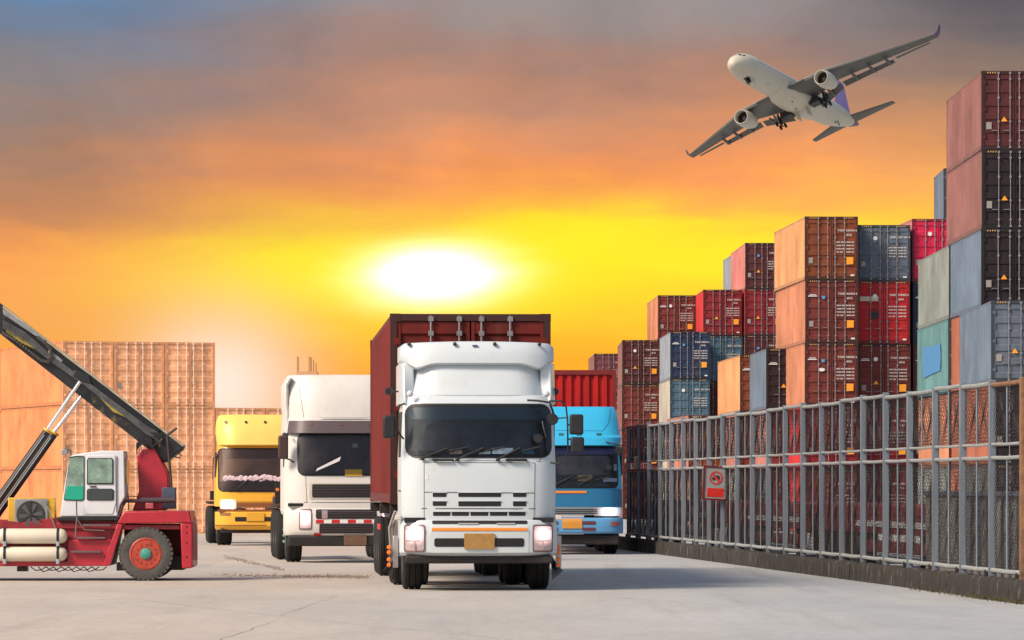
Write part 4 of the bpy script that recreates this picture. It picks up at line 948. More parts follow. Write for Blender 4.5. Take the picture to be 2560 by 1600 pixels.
# ================================================================ yellow truck
def yellow_truck():
    s = F / 111.0; yaw = R(5.6)
    yel = mat('yellow truck paint', (.80, .42, .035), .38, var=.06, scale=1.5, coat=.2, col2=(.55, .26, .03), patch=(.6, .85))
    t = thing('lorry', 'yellow lorry with one lit headlight, farthest left of the trucks', 'truck', ((480 + 472 / 2.7 - 1280) / s, 111.0, 0), yaw)
    K_ = s * 2.7; zz = lambda y: EYE + (904 - y) / K_; xx = lambda x: (x - 472) / K_
    w = 1.17
    fc = Face(w, [(.9, 0, w), (1.5, 0, w), (1.65, .03, w), (2.5, .28, 1.10), (2.6, .33, 1.08)], .07, .2)
    cab = fc.shell([1.0, 1.25, 1.5, 1.65, 2.0, 2.3, 2.5, 2.62], 2.0).build('cab', yel, t, bevel=.03)
    ws = windscreen(fc, t, xx(185), -xx(185), zz(935), zz(655), .10, mat('warm hazy interior', (.24, .12, .075), .6, var=.3, scale=1.5, col2=(.36, .19, .11), patch=(.45, .7)))  # haze over the windscreen put into the interior colour
    fc.patch('sun_strip', mat('brown sun strip', (.13, .05, .03), .5), ws, xx(190), -xx(190), zz(718), zz(660), .05, .024, .004)
    tm = mat('pale dashboard toys', (.60, .46, .50), .6, var=.4, scale=6)
    m = MB()
    for k in range(46):
        x = -1.0 + 2.0 * random.random(); r = random.uniform(.035, .085); z = zz(875) + r * .8 + random.random() * .05
        m.lathe([(-r * .3, .001), (-r * .25, r * .7), (0, r), (r * .2, r * .7), (r * .2, .001)], 10, 'y', (x, fc(x, z) - .035, z))
    m.build('dashboard_toys', tm, ws)
    fc.patch('dashboard', mat('brown dashboard', (.10, .045, .03), .6), ws, xx(190), -xx(190), zz(930), zz(872), .02, .026, .004)
    wiper(fc, t, xx(300), zz(930), xx(380), zz(860), .5); wiper(fc, t, xx(560), zz(930), xx(640), zz(860), .5)
    rf = Face(1.14, [(2.55, .12, 1.08), (2.9, .22, 1.14), (3.2, .36, 1.13), (3.36, .55, 1.05)], .07, .3, 6)
    r_ = rf.shell([2.57, 2.7, 2.9, 3.1, 3.25, 3.34, 3.37], 1.9).build('roof_fairing', mat('pale yellow roof paint', (.85, .58, .14), .4, var=.06, scale=1.5), t, bevel=.03)
    for x in (232, 367, 497, 620): rf.patch('marker_lamp', mat('dark lamp', (.03, .02, .02), .4), r_, xx(x - 8), xx(x + 8), zz(478), zz(462), .02, .02)
    sm = MB(); fc.line(sm, [(-1.1, zz(1012)), (1.1, zz(1012))], .02); fc.line(sm, [(-1.1, zz(945)), (1.1, zz(945))], .012); sm.build('panel_seams', mat('dark orange seam', (.25, .09, .02), .6), cab, smooth=0)
    fc.patch('grille', mat('brown grille', (.22, .075, .02), .5), t, xx(300), -xx(300), zz(1050), zz(1018), .02, .01)
    bf = Face(1.18, [(.4, .06, 1.16), (.5, -.05, 1.18), (.85, -.05, 1.18), (.95, 0, 1.17)], .05, .22)
    bp = bf.shell([zz(1200), .5, .62, .8, zz(1078)], .9).build('bumper', yel, t, bevel=.02)
    box('bumper_gap', mat('dark orange seam', (.25, .09, .02), .6), t, -1.1, 1.1, .03, .4, zz(1080), zz(1064), bevel=0)
    bf.patch('number_plate', mat('yellow plate', (.70, .36, .03), .5), bp, xx(368), xx(487), zz(1140), zz(1083), .01, .03)
    bf.patch('air_intake', grille_m, bp, xx(290), -xx(290), zz(1142), zz(1113), .02, .01)
    bf.patch('air_intake', mat('brown grille', (.22, .075, .02), .5), bp, xx(155), xx(500), zz(1172), zz(1166), .004, .01)
    for sx in (-1, 1):
        a, b = sorted((sx * xx(190), sx * xx(300)))
        hl = fc.patch('headlight', lens_mat('yellow truck lens', -xx(243), zz(1026), .3, (1, .7, .4), 1.6) if sx > 0 else lamp_soft, t, a, b, zz(1060), zz(995), .03, .014)
        if sx > 0: fc.patch('bulb', lamp_on, hl, a + .05, b - .08, zz(1052), zz(1002), .09, .035)
        a, b = sorted((sx * xx(190), sx * xx(258)))
        bf.patch('fog_lamp', mat('brown lamp', (.3, .14, .05), .4), bp, a, b, zz(1103), zz(1083), .01, .012)
        MB().box(*sorted((sx * 1.14, sx * 1.175)), .5, 1.3, 1.75, 2.4).build('side_window', gasket, t, bevel=.02)
        wheel(t, sx * .93, 1.3, .48, .48, .4, sx)
        for y in (5.0, 6.3): wheel(t, sx * 1.02, y, .5, .5, .5, sx)
        box('chassis_rail', dark_metal, t, *sorted((sx * .38, sx * .48)), .8, 7.2, .75, .95)
        box('mud_guard', dark_metal, t, *sorted((sx * .72, sx * 1.25)), 4.3, 7.0, 1.05, 1.12, bevel=.02)
        m = MB(); m.tube([(sx * 1.1, .3, 2.3), (sx * 1.24, .15, 2.25), (sx * 1.26, .12, 1.7)], .015, 6); m.build('mirror_arm', black_plastic, t)
    box('valance', dark_metal, t, -1.05, 1.05, .1, .6, .32, .45, bevel=.03)
    m = MB(); m.box(-1.15, -.9, 5.6, 6.6, 1.15, 1.4); m.build('fifth_wheel_frame', dark_metal, t)
yellow_truck()

# ================================================================ blue truck
def blue_truck():
    s = F / 96.5; yaw = R(1.0)
    blu = mat('sky blue truck paint', (.03, .40, .68), .35, var=.05, scale=1.5, coat=.2)
    blu2 = mat('deeper blue truck paint', (.018, .155, .33), .35, var=.06, scale=1.5, coat=.2)
    blu3 = mat('bumper blue paint', (.10, .30, .55), .35, var=.05)
    t = thing('lorry', 'blue lorry with red container half hidden behind the foremost white one', 'truck', ((1340 + 240 / 2.8 - 1280) / s, 96.5, 0), yaw)
    K_ = s * 2.8; zz = lambda y: EYE + (938 - y) / K_; xx = lambda x: (x - 240) / K_
    w = 1.17
    fc = Face(w, [(.9, 0, w), (1.45, 0, w), (1.5, .02, w), (2.45, .26, 1.10), (2.6, .3, 1.08)], .06, .2)
    cab = fc.shell([1.0, 1.25, 1.46], 2.0).build('cab', blu2, t, bevel=.02)
    fc.shell([1.462, 1.6, 2.0, 2.3, 2.5, 2.62], 2.0).build('cab_upper', blu, cab, bevel=.02)
    ws = windscreen(fc, t, -1.06, xx(570), zz(945), zz(668), .08)
    fc.patch('purple_sun_strip', mat('purple tint film', (.10, .06, .24), .4), ws, -1.03, xx(562), zz(715), zz(672), .06, .026, .004)
    fc.patch('cab_seats', mat('grey seats', (.13, .11, .12), .8, var=.4, scale=3), ws, xx(148), xx(520), zz(860), zz(728), .08, .022, .003)
    fc.patch('dashboard_card', mat('brown card', (.32, .20, .11), .6), ws, xx(292), xx(395), zz(905), zz(860), .005, .028, .004)
    fc.patch('dashboard_paper', mat('white blue paper', (.5, .55, .7), .6), ws, xx(470), xx(570), zz(908), zz(883), .01, .028, .004)
    fc.patch('window_sticker', mat('white blue paper', None), ws, xx(548), xx(568), zz(830), zz(785), .005, .028, .004)
    # roof
    rf = Face(1.14, [(2.4, -.02, 1.12), (2.62, .05, 1.16), (2.66, .16, 1.13), (3.2, .45, 1.06), (3.3, .6, 1.02)], .06, .25, 7)
    r_ = rf.shell([zz(655), 2.5, 2.62, 2.67, 2.8, 3.0, 3.18, 3.28, 3.31], 1.9).build('roof_fairing', blu, t, bevel=.02)
    for a in (160, 286, 425): rf.patch('roof_lamp', mat('dark green lamp', (.02, .12, .14), .4), r_, xx(a), xx(a + 34), zz(586), zz(566), .01, .02)
    sm = MB(); rf.line(sm, [(-.8, zz(545)), (xx(470), zz(552)), (xx(510), zz(500)), (xx(530), zz(395))], .012); sm.build('fairing_seam', mat('blue seam', (.02, .15, .3), .6), r_, smooth=0)
    # front trim
    sm = MB(); fc.line(sm, [(xx(572), zz(962)), (xx(566), zz(1090))]); sm.build('panel_seams', mat('blue seam', None), cab, smooth=0)
    fc.patch('reflective_strip', orange_m, t, -xx(355), xx(355), zz(988), zz(972), .002, .012)
    g = fc.patch('grille', mat('chrome grille', (.35, .38, .42), .3, .6), t, -.65, .65, zz(1142), zz(1085), .02, .012)
    m = MB()
    for z in (1100, 1113, 1126): fc.rrect(-.6, .6, zz(z + 6), zz(z), .001, .020, .006, mb=m)
    m.build('grille_bars', grille_m, g)
    bf = Face(1.19, [(.4, .05, 1.17), (.5, -.05, 1.19), (.75, -.05, 1.19), (.86, 0, 1.18)], .05, .22)
    bp = bf.shell([zz(1272), .5, .62, .75, zz(1160)], .9).build('bumper', blu3, t, bevel=.02)
    bf.patch('number_plate', mat('orange number plate', (.60, .26, .04), .5, var=.1), bp, xx(182), xx(322), zz(1235), zz(1166), .01, .02)
    for z in ((1208, 1184), (1253, 1229)):
        for sg in (1, -1):
            a, b = sorted((sg * xx(325), sg * xx(418))); bf.patch('bumper_slot', mat('maroon slot', (.12, .03, .04), .5), bp, a, b, zz(z[0]), zz(z[1]), .02, .008)
    for sx in (-1, 1):
        a, b = sorted((sx * xx(405), sx * xx(605)))
        hl = fc.patch('headlight', lens_mat('blue truck lens', xx(515), zz(1118), .32, (.8, .85, 1), 1.3), t, a, b, zz(1148), zz(1088), .03, .014)
        a2, b2 = sorted((sx * xx(455), sx * xx(560)))
        fc.patch('bulb', lamp_on, hl, a2 + .06, b2 - .10, zz(1136), zz(1100), .06, .03)
        a, b = sorted((sx * xx(525), sx * xx(585)))
        bf.patch('fog_lamp', mat('rose lens', (.4, .12, .10), .4), bp, a, b, zz(1217), zz(1188), .015, .012)
        MB().box(*sorted((sx * 1.14, sx * 1.175)), .5, 1.3, 1.75, 2.4).build('side_window', gasket, t, bevel=.02)
        wheel(t, sx * .93, 1.3, .48, .48, .32, sx)
        for y in (4.4, 5.7, 11.4, 12.7): wheel(t, sx * 1.0, y, .5, .5, .5, sx)
        box('chassis_rail', dark_metal, t, *sorted((sx * .38, sx * .48)), .8, 14, .9, 1.2)
    box('valance', dark_metal, t, -1.1, 1.1, .1, .6, .22, .45, bevel=.03)
    box('side_skirt', dark_metal, t, 1.0, 1.15, 1.9, 10, .35, 1.2, bevel=.02)
    wiper(fc, t, xx(150), zz(925), xx(245), zz(875), .5); wiper(fc, t, xx(310), zz(930), xx(400), zz(880), .5)
    m = MB(); m.tube([(xx(472), .1, zz(625)), (xx(540), .0, zz(642)), (xx(600), -.05, zz(655)), (xx(655), 0, zz(662))], .014, 6)
    m.tube([(xx(655), 0, zz(662)), (xx(640), 0, zz(720)), (xx(615), .1, zz(930))], .011, 6); m.tube([(xx(648), 0, zz(735)), (xx(690), 0, zz(742))], .01, 6); m.build('mirror_arm', black_plastic, t)
    mirror(t, xx(688), xx(730), -.03, zz(825), zz(730))
    for cx, cz, r in ((583, 690, .095), (507, 808, .07)): MB().lathe([(0, .001), (0, r * .9), (.02, r), (.07, r * .6), (.07, .001)], 18, 'y', (xx(cx), -.03, zz(cz))).build('round_mirror', black_plastic, t)
    # red container, corrugated end forward
    Hc = 2.896; z0 = zz(125) * 1.0 - Hc; rr = thing('shipping_container', 'bright red container with ribbed end carried by the blue lorry', 'container', (t.location.x + xx(550) - W + .10, 96.5 + 2.6, z0 + .07), yaw, None)
    col = (.46, .012, .010)
    m = MB(); n = 11; x0, x1 = .1, W - .1; pt = []
    for i in range(n):
        q = (x1 - x0) / n; a = x0 + i * q; pt += [(a, .03), (a + q * .45, .03), (a + q * .5, .085), (a + q * .95, .085)]
    pt.append((x1, .03)); vs = []
    for x, y in pt: vs += [(x, y, .15), (x, y, Hc - .1)]
    m.add(vs, [(2 * i, 2 * i + 2, 2 * i + 3, 2 * i + 1) for i in range(len(pt) - 1)])
    m.build('end_panel', cont_m, rr, smooth=0, color=col)
    for key, fn, mm, c_ in ((('body', Hc, L12), 0, cont_m, col), (('frame', Hc, L12), 0, contf_m, (.17, .008, .008)), (('door_frame', Hc, L12), 0, contf_m, (.17, .008, .008))):
        o = bpy.data.objects.new(key[0], _mesh[key]); link(o, rr); o.color = (*c_, 1)
blue_truck()

# ================================================================ trailers and bin behind the fence
def back_trailers():
    rm = mat('dark red trailer paint', (.20, .015, .02), .55, var=.25, scale=3, col2=(.08, .03, .03))
    root = None
    for i, y0 in enumerate((70.0, 84.0, 98.0)):
        ang = math.atan(.084)
        lab = ['dark red flatbed trailer behind the fence, nearest of three', 'dark red flatbed trailer behind the fence, middle of three', 'dark red flatbed trailer behind the fence, farthest of three'][i]
        loc = (FX(y0) + 1.2, y0, 0)
        if root is None:
            t = root = thing('flatbed_trailer', lab, 'trailer', loc, ang, 'trailers parked behind the fence')
            box('deck', rm, t, 0, 2.4, 0, 12.6, 1.02, 1.18); box('side_beam', rm, t, .02, .16, 0.1, 12.5, .70, 1.015); box('side_beam', rm, t, 2.24, 2.38, 0.1, 12.5, .70, 1.015)
            box('lower_guard', rm, t, .02, .10, 1, 7.5, .38, .58)
            for y in (8.6, 9.9, 11.2):
                for x in (.25, 2.15): wheel(t, x, y, .48, .48, .4, -1 if x < 1 else 1)
            box('white_marking', white_m, t, .0, .019, .6, 7.9, .82, .92, bevel=0)
            for y in (2.5, 2.9): box('landing_leg', dark_metal, t, .3, .42, y, y + .12, .0, .7)
        else:
            t = copy_tree(root); t.location = loc; t['label'] = lab
    b = thing('storage_bin', 'low grey corrugated metal bin behind the right end of the fence', 'bin', (6.85, 66, 0), R(4.8))
    gm = mat('grey corrugated steel', (.20, .19, .18), .6, .2, var=.2, scale=4, streak=True)
    m = MB(); corr(m, (0, 0), (2.6, 0), .08, 1.38, (0, -1), .12, .03); corr(m, (0, 0), (0, 3), .08, 1.38, (-1, 0), .12, .03); m.build('wall', gm, b, smooth=0)
    m = MB(); m.box(-.03, 2.63, -.04, 0, 1.38, 1.45); m.box(-.03, 0.0, 0, 3, 1.38, 1.45); m.box(-.03, 2.63, -.04, 0, 0, .08); m.box(-.03, 0, 0, 3, 0, .08); m.build('rim', galv, b)
    MB().box(.02, 2.6, .04, 3, 1.3, 1.36).build('cover', gm, b)
back_trailers()

# ================================================================ reach stacker (left)
def reach_stacker():
    s = 155.0; K_ = 308.6
    t = thing('reach_stacker', 'red container handler with white cab and raised black boom at the left', 'vehicle', ((364.3 - 1280) / s, F / s, 0), R(1.5))
    X = lambda x: (x - 725) / K_; Z = lambda y: (1420 - y) / K_
    P = lambda pts: [(X(a), Z(b)) for a, b in pts]
    red = mat('worn red machine paint', (.42, .018, .035), .42, var=.15, scale=3, coat=.2, col2=(.16, .02, .03), patch=(.58, .8))
    red2 = mat('dark red frame paint', (.30, .015, .026), .5, var=.25, scale=4, col2=(.05, .02, .02), patch=(.5, .75))
    blk = mat('dirty black boom paint', (.016, .017, .021), .42, var=.35, scale=3, col2=(.26, .20, .05), patch=(.60, .72), bump=.15)
    whp = mat('white cab paint', (.66, .68, .72), .35, var=.04, scale=2)
    yl = mat('yellow frame paint', (.62, .36, .03), .5, var=.2, scale=5, col2=(.12, .07, .03), patch=(.58, .75))
    chrome = mat('chrome rod', (.80, .80, .82), .12, .9)
    tank_m = mat('cream tank paint', (.66, .61, .50), .4, var=.06, scale=3, col2=(.45, .38, .28), patch=(.6, .8))
    def pr(name, pts, a, b, m, parent=t, bevel=.012): return MB().prism(P(pts), a, b).build(name, m, parent, bevel=bevel)
    # chassis body
    pr('chassis', [(-900, 1118), (0, 1118), (100, 1128), (280, 1105), (590, 1125), (548, 1345), (-900, 1345)], .10, 1.6, red2)
    pr('chassis_rail', [(-900, 1322), (545, 1322), (540, 1346), (-900, 1350)], .02, .095, red)
    pr('side_plate', [(340, 1216), (555, 1212), (542, 1326), (335, 1330)], .02, .095, red)
    pr('side_beam', [(280, 1130), (590, 1132), (585, 1165), (280, 1160)], .06, .095, red2)
    # fender / counterweight
    fd = pr('rear_fender', [(582, 1135), (616, 1074), (942, 1072), (955, 1132)], -.02, 1.75, red, bevel=.02)
    pr('fender_leg', [(583, 1137), (612, 1137), (548, 1345), (512, 1345)], -.01, .18, red)
    pr('counterweight', [(897, 1133), (955, 1133), (958, 1180), (958, 1350), (948, 1358), (905, 1358)], -.01, 1.74, red, bevel=.02)
    for y in (1150, 1180, 1230, 1300): MB().lathe([(-.008, .001), (-.008, .012), (.01, .014)], 8, 'y', (X(928), -.012, Z(y))).build('bolt', dark_metal, t)
    pr('wheel_well', [(600, 1137), (897, 1137), (897, 1340), (600, 1340)], .9, 1.0, red2)
    pr('engine_cover', [(612, 1140), (895, 1140), (895, 1165), (612, 1165)], .05, 1.6, red2)
    pr('rear_skirt', [(800, 1280), (905, 1300), (905, 1370), (830, 1370)], .6, 1.5, black_plastic)
    # mast / boom support
    pr('boom_support', [(672, 800), (690, 765), (760, 758), (815, 862), (828, 895), (830, 1010), (812, 1070), (648, 1072), (682, 975)], .55, .70, red, bevel=.02)
    pr('boom_support', [(672, 800), (690, 765), (760, 758), (815, 862), (828, 895), (830, 1010), (812, 1070), (648, 1072), (682, 975)], 1.15, 1.30, red, bevel=.02)
    pr('support_panel', [(690, 830), (780, 850), (800, 1000), (700, 1050)], .71, 1.14, red2)
    MB().lathe([(-.03, .001), (-.03, .07), (.0, .075), (.9, .075), (.9, .001)], 20, 'y', (X(728), .52, Z(725))).build('pivot_pin', black_plastic, t)
    # boom: outer beam, inner beam, details
    pr('boom', [(-60, 0), (0, 45), (905, 745), (898, 765), (812, 832), (690, 735), (-60, 150)], .62, 1.22, blk, bevel=.02)
    pr('inner_boom', [(-1000, -720), (-940, -720), (-50, 20), (-50, 128), (-1000, -610)], .68, 1.16, blk)
    rib = mat('grey worn edge', (.26, .27, .28), .4, .3, var=.3, scale=6)
    pr('boom_edge', [(0, 42), (908, 742), (900, 752), (0, 60)], .60, .619, mat('yellowed grey boom edge', (.40, .36, .27), .5, var=.3, scale=5))
    pr('boom_web', [(0, 100), (240, 250), (450, 400), (790, 665), (770, 690), (430, 450), (0, 175)], .595, .619, mat('black gloss web', (.010, .011, .014), .3, bump=.2, scale=4))
    pr('boom_scuff', [(20, 150), (120, 215), (175, 250), (160, 262), (100, 235), (15, 175)], .585, .594, mat('yellow scuff', (.34, .27, .05), .5, var=.4, scale=8))
    pr('boom_scuff', [(230, 262), (300, 318), (292, 330), (225, 280)], .585, .594, mat('grey bare metal', (.30, .31, .33), .4, .4, var=.4, scale=9))
    pr('boom_scuff', [(0, 62), (130, 150), (215, 215), (205, 222), (110, 160), (0, 85)], .585, .594, mat('grey bare metal', None))
    pr('boom_scuff', [(480, 500), (560, 560), (640, 600), (700, 640), (640, 615), (550, 575)], .585, .594, mat('yellow scuff', None))
    pr('boom_lug', [(360, 365), (430, 385), (445, 440), (400, 430), (350, 400)], .56, .594, blk)
    m = MB()
    for k in range(5):
        o_ = k * 9
        m.tube([(X(0), .58 - .01 * k, Z(118 + o_)), (X(110), .57, Z(180 + o_)), (X(250), .57, Z(300 + o_ * .8)), (X(420), .57, Z(425 + o_ * .7)), (X(600), .57, Z(560 + o_ * .8)), (X(720), .57, Z(650 + o_)), (X(790), .55, Z(690 + o_))], .009, 6)
    m.build('hydraulic_hoses', mat('grey worn hose', (.11, .115, .12), .45, var=.4, scale=6), t)
    m = MB(); pts = [(0, 180), (60, 215), (130, 270), (190, 318), (225, 325), (245, 300), (240, 265), (215, 235), (165, 195)]
    for a, b in zip(pts, pts[1:]):
        for k in range(5):
            q = k / 5; cx, cz = X(a[0] + (b[0] - a[0]) * q), Z(a[1] + (b[1] - a[1]) * q); m.box(cx - .018, cx + .018, .545, .58, cz - .022, cz + .022)
    m.build('drag_chain', mat('brown black chain', (.07, .06, .05), .6), t, smooth=0)
    m = MB()
    for k in range(7): m.tube([(X(672), .5, Z(790 - 4 * k)), (X(670), .48, Z(765 - 5 * k)), (X(700), .46, Z(735 - 3 * k)), (X(760), .46, Z(745 + 3 * k)), (X(800), .48, Z(710 + 4 * k)), (X(790 - 8 * k), .52, Z(680))], .009, 6)
    m.tube([(X(855), .6, Z(800)), (X(885), .6, Z(808)), (X(895), .6, Z(795)), (X(875), .6, Z(778))], .01, 6); m.build('hose_bundle', black_plastic, t)
    # lift cylinders
    for a, b, y in (((222, 668), (388, 425), .50), ((240, 672), (378, 492), 1.28)):
        tube('cylinder_rod', chrome, t, [(X(a[0]), y, Z(a[1])), (X(b[0]), y, Z(b[1]))], .032, 16)
    for (a, b, y) in (((228, 668), (-160, 1215), .50), ((243, 676), (-140, 1220), 1.28)):
        c = MB(); c.tube([(X(a[0]), y, Z(a[1])), (X(b[0]), y, Z(b[1]))], .068, 18)
        o = c.build('lift_cylinder', blk, t)
        d = Vector((X(b[0]) - X(a[0]), Z(b[1]) - Z(a[1]))).normalized()
        MB().tube([(X(a[0]) - d.x * .01, y, Z(a[1]) - d.y * .01), (X(a[0]) + d.x * .03, y, Z(a[1]) + d.y * .03)], .08, 18).build('cylinder_gland', yl, o)
        MB().tube([(X(a[0]) + d.x * .1, y - .075, Z(a[1]) + d.y * .1), (X(b[0]), y - .075, Z(b[1]))], .008, 6).build('cylinder_pipe', chrome, o)
    # exhaust
    m = MB(); m.tube([(X(850), .35, Z(1002)), (X(840), .35, Z(860)), (X(826), .35, Z(700)), (X(830), .35, Z(690)), (X(874), .35, Z(657))], .022, 10); m.build('exhaust_pipe', mat('rusty exhaust', (.05, .035, .035), .6), t)
    m = MB(); m.tube([(X(868), .2, Z(1018)), (X(700), .2, Z(1020)), (X(695), .2, Z(1018))], .048, 14); m.tube([(X(700), .2, Z(1022)), (X(625), .15, Z(1022)), (X(607), .1, Z(1045)), (X(595), .08, Z(1090)), (X(575), .08, Z(1135))], .03, 10); m.build('muffler', mat('dark brown pipe', (.06, .042, .05), .5), t)
    pr('muffler_bracket', [(722, 1032), (762, 1032), (762, 1062), (722, 1062)], .12, .28, mat('rose bracket', (.40, .08, .10), .5))
    MB().box(X(800), X(868), .3, .6, Z(1062), Z(955)).build('air_box', mat('blue grey box', (.06, .08, .12), .5), t, bevel=.01)
    tube('hand_rail', yl, t, [(X(622), .9, Z(1070)), (X(622), .9, Z(1000)), (X(670), .9, Z(1000))], .01, 6)
    # cab
    cb = pr('cab', [(297, 1100), (345, 795), (430, 782), (508, 772), (616, 772), (622, 1000), (597, 1045), (583, 1100)], .05, .95, whp, bevel=.018)
    gk = gasket; gg = mat('tree reflection cab glass', (.20, .30, .25), .08, var=.5, scale=5, spec=.8)  # reflected trees painted into the glass colour as green grey
    def win(pts, m2, name='window', y=.05):
        cx = sum(p[0] for p in pts) / len(pts); cy = sum(p[1] for p in pts) / len(pts)
        o = pr(name, pts, y - .012, y + .01, gk, cb, bevel=.006)
        q = [(cx + (a - cx) * .93, cy + (b - cy) * .95) for a, b in pts]; pr('pane', q, y - .016, y - .004, m2, o, bevel=.004); return o
    w1 = win([(316, 1015), (345, 805), (380, 797), (420, 800), (420, 1012), (408, 1022), (325, 1020)], gg)
    pr('green_sheet', [(322, 1010), (334, 948), (415, 948), (415, 1010), (405, 1017), (328, 1015)], .028, .033, mat('teal green sheet', (.01, .36, .24), .4), w1, bevel=.002)
    d_ = pr('door', [(424, 1088), (432, 795), (572, 795), (577, 1030), (560, 1088)], .038, .052, whp, cb, bevel=.006)
    for pts in ([(432, 940), (432, 818), (440, 808), (556, 808), (564, 818), (564, 940)], [(432, 1015), (432, 968), (440, 961), (556, 961), (566, 968), (566, 1012), (560, 1020), (440, 1020)]):
        o = pr('door_window', pts, .024, .042, gk, d_, bevel=.004); cx = 498; cy = sum(p[1] for p in pts) / len(pts)
        pr('pane', [(cx + (a - cx) * .92, cy + (b - cy) * .92) for a, b in pts], .020, .03, gg if cy < 950 else mat('dark lower glass', (.05, .06, .065), .15), o, bevel=.003)
    box('door_handle', black_plastic, cb, X(447), X(480), .018, .035, Z(954), Z(948), bevel=.003)
    MB().box(X(617), X(622) + .02, .12, .85, Z(942), Z(815)).build('rear_window', gg, cb, bevel=.006)
    m = MB(); m.box(X(578), X(581), .03, .05, Z(1080), Z(800)); m.build('door_seam', seam_m, cb)
    lp = MB(); lp.box(X(306), X(336), 0, .12, Z(793), Z(766)); lp.build('work_lamp', mat('lamp glass', (.35, .36, .38), .2, .4), t, bevel=.01)
    tube('lamp_bracket', black_plastic, t, [(X(330), .06, Z(768)), (X(352), .06, Z(770)), (X(352), .06, Z(795))], .008, 6)
    MB().box(X(284), X(590), .0, .95, Z(1120), Z(1102)).build('cab_platform', black_plastic, t, bevel=.008)
    # radiator unit
    pr('radiator_frame', [(37, 1006), (268, 1006), (272, 1158), (37, 1158)], .15, .5, yl)
    rd = pr('radiator', [(70, 1012), (235, 1012), (238, 1160), (70, 1160)], .12, .148, mat('grey radiator', (.26, .27, .27), .5, .3, var=.2, scale=8))
    MB().lathe([(0, .001), (-.012, .20), (-.012, .225), (.01, .235)], 32, 'y', (X(151), .118, Z(1092))).build('fan_opening', mat('fan dark', (.03, .03, .03), .6), rd)
    m = MB()
    for k in range(6):
        a = k * math.pi / 3 + .2; c_, s_ = math.cos(a), math.sin(a); cx, cz = X(151), Z(1092)
        m.add([(cx + c_ * .04 - s_ * .02, .100, cz + s_ * .04 + c_ * .02), (cx + c_ * .04 + s_ * .02, .100, cz + s_ * .04 - c_ * .02), (cx + c_ * .19 + s_ * .05, .096, cz + s_ * .19 - c_ * .05), (cx + c_ * .19 - s_ * .03, .10, cz + s_ * .19 + c_ * .03)], [(0, 1, 2, 3)])
    m.lathe([(.10, .001), (.095, .03), (.10, .035)], 12, 'y', (X(151), 0, Z(1092))); m.build('fan', mat('fan blade', (.075, .075, .08), .5), rd, smooth=0)
    m = MB(); 
    for a in (math.pi / 2, math.pi * 1.17, math.pi * 1.83): m.tube([(X(151), .09, Z(1092)), (X(151) + .22 * math.cos(a), .09, Z(1092) + .22 * math.sin(a))], .007, 5)
    m.build('fan_guard', black_plastic, rd)
    m = MB(); m.tube([(X(215), .08, Z(1020)), (X(240), .06, Z(1060)), (X(258), .06, Z(1110)), (X(275), .06, Z(1155))], .012, 6); m.build('coolant_hose', mat('grey hose', (.2, .2, .2), .5), t)
    # tanks
    for zc, hh in ((1197, 38), (1286, 37)):
        r = hh / K_; tk = MB(); x0, x1 = X(-20), X(337)
        tk.lathe([(x0, .001), (x0 + .01, r * .5), (x0 + .05, r * .85), (x0 + .11, r), (x1 - .11, r), (x1 - .05, r * .85), (x1 - .012, r * .5), (x1, .001)], 28, 'x', (0, -.02, Z(zc)))
        o = tk.build('air_tank', tank_m, t, smooth=60)
        for xb in (27, 291): MB().lathe([(X(xb) - .02, r + .002), (X(xb) - .02, r + .008), (X(xb) + .02, r + .008), (X(xb) + .02, r + .002)], 28, 'x', (0, -.02, Z(zc))).build('strap', black_plastic, o)
        MB().lathe([(x1, .014), (x1 + .02, .012), (x1 + .02, .001)], 8, 'x', (0, -.02, Z(zc))).build('valve', red, o)
    for xb in (27, 291):
        for zc in (1240, 1328): MB().box(X(xb) - .028, X(xb) + .028, -.12, .02, Z(zc + 8), Z(zc - 22)).build('tank_bracket', mat('pale blue bracket', (.38, .42, .48), .4, .3), t, bevel=.01)
    # steps, rails, hoses
    for a, b, y in ((415, 552, 1142), (383, 525, 1205), (357, 505, 1274)): box('step', mat('brown steel step', (.12, .09, .10), .5), t, X(a), X(b), -.06, .02, Z(y + 6), Z(y - 4), bevel=.004)
    m = MB(); m.tube([(X(382), -.05, Z(1020)), (X(384), -.05, Z(1110)), (X(376), -.05, Z(1205))], .012, 8); m.tube([(X(384), -.05, Z(1110)), (X(420), -.05, Z(1165)), (X(520), -.05, Z(1170))], .010, 8); m.build('grab_rail', mat('grey brown rail', (.16, .13, .13), .4), t)
    m = MB()
    for k in range(9):
        x0 = 150 + k * 38; m.tube([(X(x0), .15, Z(1350)), (X(x0 + 25), .1, Z(1368 + (k * 7) % 14)), (X(x0 + 55), .1, Z(1366)), (X(x0 + 75), .12, Z(1350))], .009, 5)
    m.box(X(80), X(128), .2, .6, Z(1374), Z(1350)); m.build('underside_hoses', black_plastic, t)
    MB().box(X(578), X(615), .1, .8, Z(1370), Z(1330)).build('mud_flap', black_plastic, t)
    box('axle', dark_metal, t, X(700), X(750), .3, 1.5, .35, .5); 
    # wheels: axle along y
    tm = mat('grey tyre rubber', (.075, .073, .070), .85, var=.25, scale=9, bump=.4)
